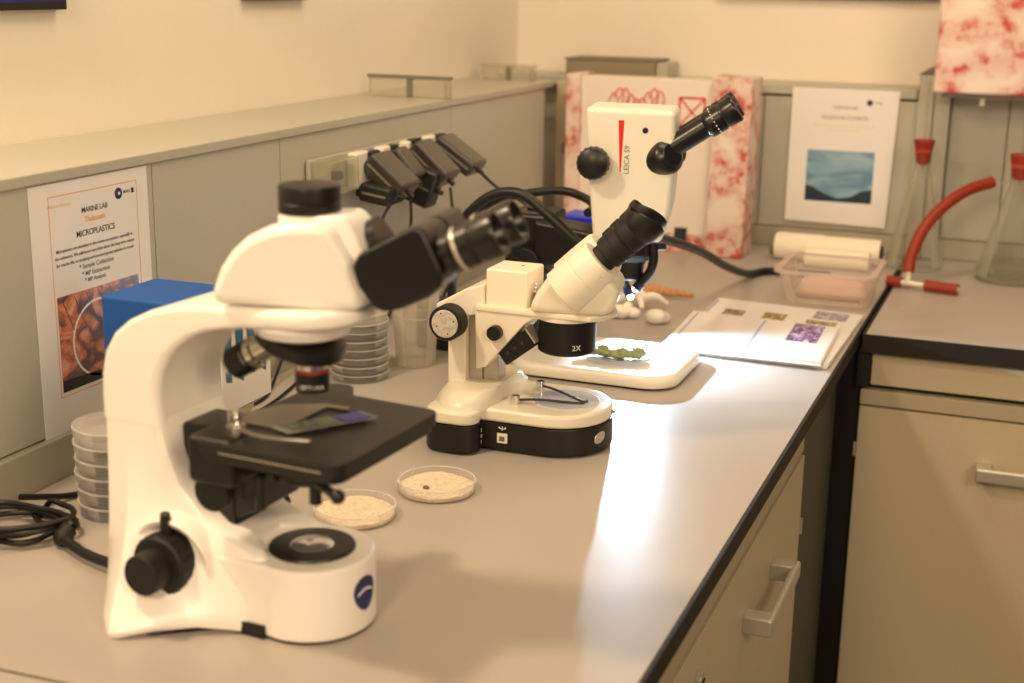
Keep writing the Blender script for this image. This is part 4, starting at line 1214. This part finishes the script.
# ------------------------------------------------------------------ plastic tub and rolls
t = thing('plastic_tub', 'frosted plastic tub with rim at the worktop corner beside the red hose', 'tub', (0, 0, 0))
def loopz(x0, y0, x1, y1, r, z):
    return [(x, y, z) for x, y in rrect(x0, y0, x1, y1, r)]
o_ = [loopz(.612, 1.300, .762, 1.440, .02, .001), loopz(.600, 1.272, .771, 1.458, .024, .060), loopz(.5935, 1.266, .7775, 1.464, .026, .0605), loopz(.5935, 1.266, .7775, 1.464, .026, .0640), loopz(.6015, 1.274, .7695, 1.456, .024, .0640), loopz(.6135, 1.302, .7605, 1.438, .02, .0025)]
MB().loft(o_).build('tub_body', 'tub', t)
q = MB()
ra, rb = rrect(.592, 1.2645, .7775, 1.4655, .027), rrect(.604, 1.277, .7665, 1.453, .022)
o2 = [[(x, y, .0605) for x, y in ra], [(x, y, .0655) for x, y in ra]]
tb = bmesh.new()
A = [tb.verts.new((x, y, .0655)) for x, y in ra]; B = [tb.verts.new((x, y, .0655)) for x, y in rb]
Cc = [tb.verts.new((x, y, .060)) for x, y in ra]
for i in range(len(A)):
    j = (i + 1) % len(A)
    tb.faces.new((A[i], A[j], B[j], B[i])); tb.faces.new((A[j], A[i], Cc[i], Cc[j]))
q.merge(tb)
q.build('rim', 'tubrim', t)
pb = thing('pink_pouch', 'flat pink pouch lying inside the frosted plastic tub', 'pouch', (0, 0, 0))
MB().loft([loopz(.625, 1.345, .752, 1.430, .02, .0035), loopz(.622, 1.342, .755, 1.433, .02, .012), loopz(.630, 1.350, .748, 1.426, .02, .030), loopz(.650, 1.370, .730, 1.410, .015, .038)]).build('pouch', 'pink', pb)

for lab, y, x0, x1, z in (('white roll lying behind the tub against the back panel', 1.715, .515, .735, .0335), ):
    r_ = thing('paper_roll', lab, 'roll', (0, y, z - .004))
    MB().lathe([(0, x0), (.027, x0), (.029, x0 + .006), (.029, x0 + .10), (.0275, x0 + .102), (.0275, x1 - .006), (.026, x1), (0, x1)], 32, Matrix.Rotation(R(90), 4, 'Y')).build('roll', 'rollw', r_)
    MB().cyl(.015, x1, x1 + .004, 20, .0, Matrix.Rotation(R(90), 4, 'Y')).build('core', 'dark', r_)
    MB().cyl(.022, x0 - .010, x0, 20, .002, Matrix.Rotation(R(90), 4, 'Y')).build('end_plug', 'seam', r_)
r_ = thing('paper_roll', 'narrow white roll lying in front of the larger white roll', 'roll', (0, 1.655, .0205))
MB().lathe([(0, .590), (.019, .590), (.020, .593), (.020, .717), (.019, .720), (0, .720)], 28, Matrix.Rotation(R(90), 4, 'Y')).build('roll', 'rollw', r_)

# ------------------------------------------------------------------ glass flasks and hose
def flask(label, x, y, rb, hs, rn, water, sidearm, tube_top):
    f = thing('glass_flask', label, 'flask', (x, y, .0005))
    h0 = hs
    prof = [(0, .001), (rb - .010, 0), (rb - .003, .003), (rb, .010), (rb - .002, .020), (rn + .004, h0 - .050), (rn, h0 - .036), (rn, h0 - .004), (rn + .003, h0)]
    inner = [(rn - .0015 + .001, h0), (rn - .0018, h0 - .006), (rn - .0018, h0 - .036), (rn + .002, h0 - .050), (rb - .004, .020), (rb - .002, .010), (rb - .008, .003), (0, .003)]
    MB().lathe(prof + inner, 48).build('flask_body', 'glass', f)
    if water:
        MB().lathe([(0, .0035), (rb - .009, .0035), (rb - .003, .010), (rb - .0045, .022), (rb - .0045 - .016 * (rb - rn) / .11, .038), (0, .038)], 44).build('water', 'water', f)
    st = MB().lathe([(0, h0 - .022), (rn - .0022, h0 - .022), (rn - .0004, h0 + .001), (rn - .0002, h0 + .002), (rn + .0050, h0 + .026), (rn + .0035, h0 + .028), (0, h0 + .028)], 32)
    s_ = st.build('stopper', 'rubberred', f)
    MB().lathe([(rn + .0002, h0 + .0015), (rn + .0010, h0 + .0025), (rn + .0022, h0 + .008), (rn + .001, h0 + .009)], 32, closed=True).build('stopper_collar', mat('red_rubber_light', (182, 72, 46), .5), s_)
    MB().lathe([(.0026, h0 - .03), (.0040, h0 - .03), (.0040, tube_top), (.0026, tube_top)], 16, closed=True).build('glass_tube', 'glass', f)
    if sidearm:
        MB().tube([(-rn + .002, -.002, h0 - .030), (-rn - .018, -.006, h0 - .027), (-rn - .030, -.012, h0 - .0275)], .0048, 14, 5).build('side_arm', 'glass', f)
    return f
flask('tall glass flask with red stopper beside the sea poster', .802, 1.735, .060, .240, .0165, False, False, .385)
flask('large glass flask with water and red stopper, cut by the picture edge', .994, 1.690, .070, .226, .0185, True, True, .335)

t = thing('hose_junction', 'pale T-piece with red rubber ends lying at the worktop seam', 'hose', (.834, 1.508, .013), -12)
q = MB().tube([(-.040, 0, 0), (.040, 0, 0)], .0050, 14, smooth=False)
q.tube([(-.022, 0, 0), (-.022, .004, .036)], .0050, 14, smooth=False)
q.build('tee_connector', 'socket', t)
MB().tube([(-.062, 0, 0), (-.034, 0, 0)], .0105, 18, smooth=False).build('rubber_end', 'rubberred', t)
q = MB().tube([(.012, 0, 0), (.076, 0, 0)], .0105, 18, smooth=False)
q.build('rubber_end', 'rubberred', t)
MB().cyl(.0055, .0760, .0768, 16, 0, Matrix.Rotation(R(90), 4, 'Y')).build('rubber_bore', 'socket', t)
h = MB().tube([(.812, 1.516, .034), (.815, 1.530, .070), (.832, 1.56, .118), (.862, 1.60, .156), (.900, 1.640, .183), (.944, 1.674, .1985)], .0115, 16, 8)
tag(h.build('rubber_hose', 'rubberred'), 'red rubber hose arching from the T-piece to the right flask', 'hose')

GROUPS = {'glass_flask': 'glass flasks on the right worktop', 'booklet': 'booklets on the left worktop', 'sand_dish': 'sand dishes on the left worktop',
          'thick_cable': 'thick cables behind the microscopes', 'adapter_cable': 'cables hanging from the adapters', 'thin_cable': 'thin cables behind the front microscope',
          'base_cabinet': 'base cabinets under the worktops', 'ledge_divider': 'dividers on the left ledge', 'paper_roll': 'white rolls behind the tub',
          'poster': 'laminated posters on the ducts', 'patterned_box': 'red-patterned boxes at the back', 'worktop': 'laboratory worktops',
          'service_duct': 'service ducts behind the benches', 'wall_picture': 'pictures on the walls', 'sea_shell': 'shells under the rear microscope lamp'}
for o in list(COL.objects):
    if o.parent is None and 'category' in o and 'group' not in o:
        g = GROUPS.get(o.name.split('.')[0])
        if g:
            o['group'] = g

# ------------------------------------------------------------------ light
def area(name, loc, target, size, power, color, size_y=None):
    l = bpy.data.lights.new(name, 'AREA')
    l.energy = power
    l.color = color
    l.size = size
    if size_y:
        l.shape = 'RECTANGLE'; l.size_y = size_y
    o = bpy.data.objects.new(name, l)
    COL.objects.link(o)
    o.location = (loc[0], loc[1], loc[2] + Z0)
    dv = Vector((target[0] - loc[0], target[1] - loc[1], target[2] - loc[2]))
    o.rotation_euler = dv.to_track_quat('-Z', 'Y').to_euler()
    return o
WARM = (1.0, 0.74, 0.47)
area('ceiling_lamp_key', (-0.05, -0.44, 1.30), (0.50, -0.05, 0.0), 0.13, 11, WARM)
area('fill_light_front', (0.75, -2.3, 1.35), (0.5, 0.2, 0.1), 0.5, 24, WARM)  # added fill from behind the camera, brightens the sides facing it
area('fill_light_right', (2.3, -1.5, 1.25), (0.75, 0.8, 0), 0.8, 22, WARM)  # added fill from the right, lifts the cabinet fronts; not a fixture
area('ceiling_lamp_back', (1.0, 1.0, 1.6), (0.8, 1.6, 0), 0.5, 9, WARM)
area('ceiling_lamp_wall', (0.5, 0.5, 1.6), (0.1, 0.6, 0), 0.5, 5, WARM)
sp = bpy.data.lights.new('gooseneck_spot', 'SPOT')
sp.energy = 12
sp.color = (0.58, 0.79, 1.0)
sp.spot_size = R(148)
sp.spot_blend = 0.5
sp.shadow_soft_size = 0.004
so = bpy.data.objects.new('gooseneck_spot', sp)
COL.objects.link(so)
so.location = (0.487 - .0300, 0.715 + .1080, .0845 + Z0)
so.rotation_euler = Vector((.55, -.32, -.60)).to_track_quat('-Z', 'Y').to_euler()

w = bpy.data.worlds.new('world')
scene.world = w
w.use_nodes = True
bg = w.node_tree.nodes['Background']
bg.inputs['Color'].default_value = (1.0, 0.80, 0.58, 1)
bg.inputs['Strength'].default_value = 0.15

# ------------------------------------------------------------------ camera
cam = bpy.data.cameras.new('camera')
co_ = bpy.data.objects.new('camera', cam)
COL.objects.link(co_)
pitch, yaw, roll, F = 0.2572, 0.3720, 0.0148, 1375.7
fv = Vector((-math.sin(yaw) * math.cos(pitch), math.cos(yaw) * math.cos(pitch), -math.sin(pitch)))
rv = Vector((math.cos(yaw), math.sin(yaw), 0))
uv = rv.cross(fv)
r2 = rv * math.cos(roll) + uv * math.sin(roll)
u2 = -rv * math.sin(roll) + uv * math.cos(roll)
mx = Matrix((r2, u2, -fv)).transposed().to_4x4()
mx.translation = Vector((1.0502, -1.2124, 0.5737 + Z0))
co_.matrix_world = mx
cam.sensor_width = 36
cam.lens = F / 1024 * 36
cam.clip_start = 0.05
cam.dof.use_dof = True
cam.dof.focus_distance = 1.74
cam.dof.aperture_fstop = 4.2
scene.camera = co_

vs = scene.view_settings
vs.view_transform = 'Standard'
vs.look = 'None'
vs.gamma = 1.0
vs.exposure = 0.17
vs.use_curve_mapping = False
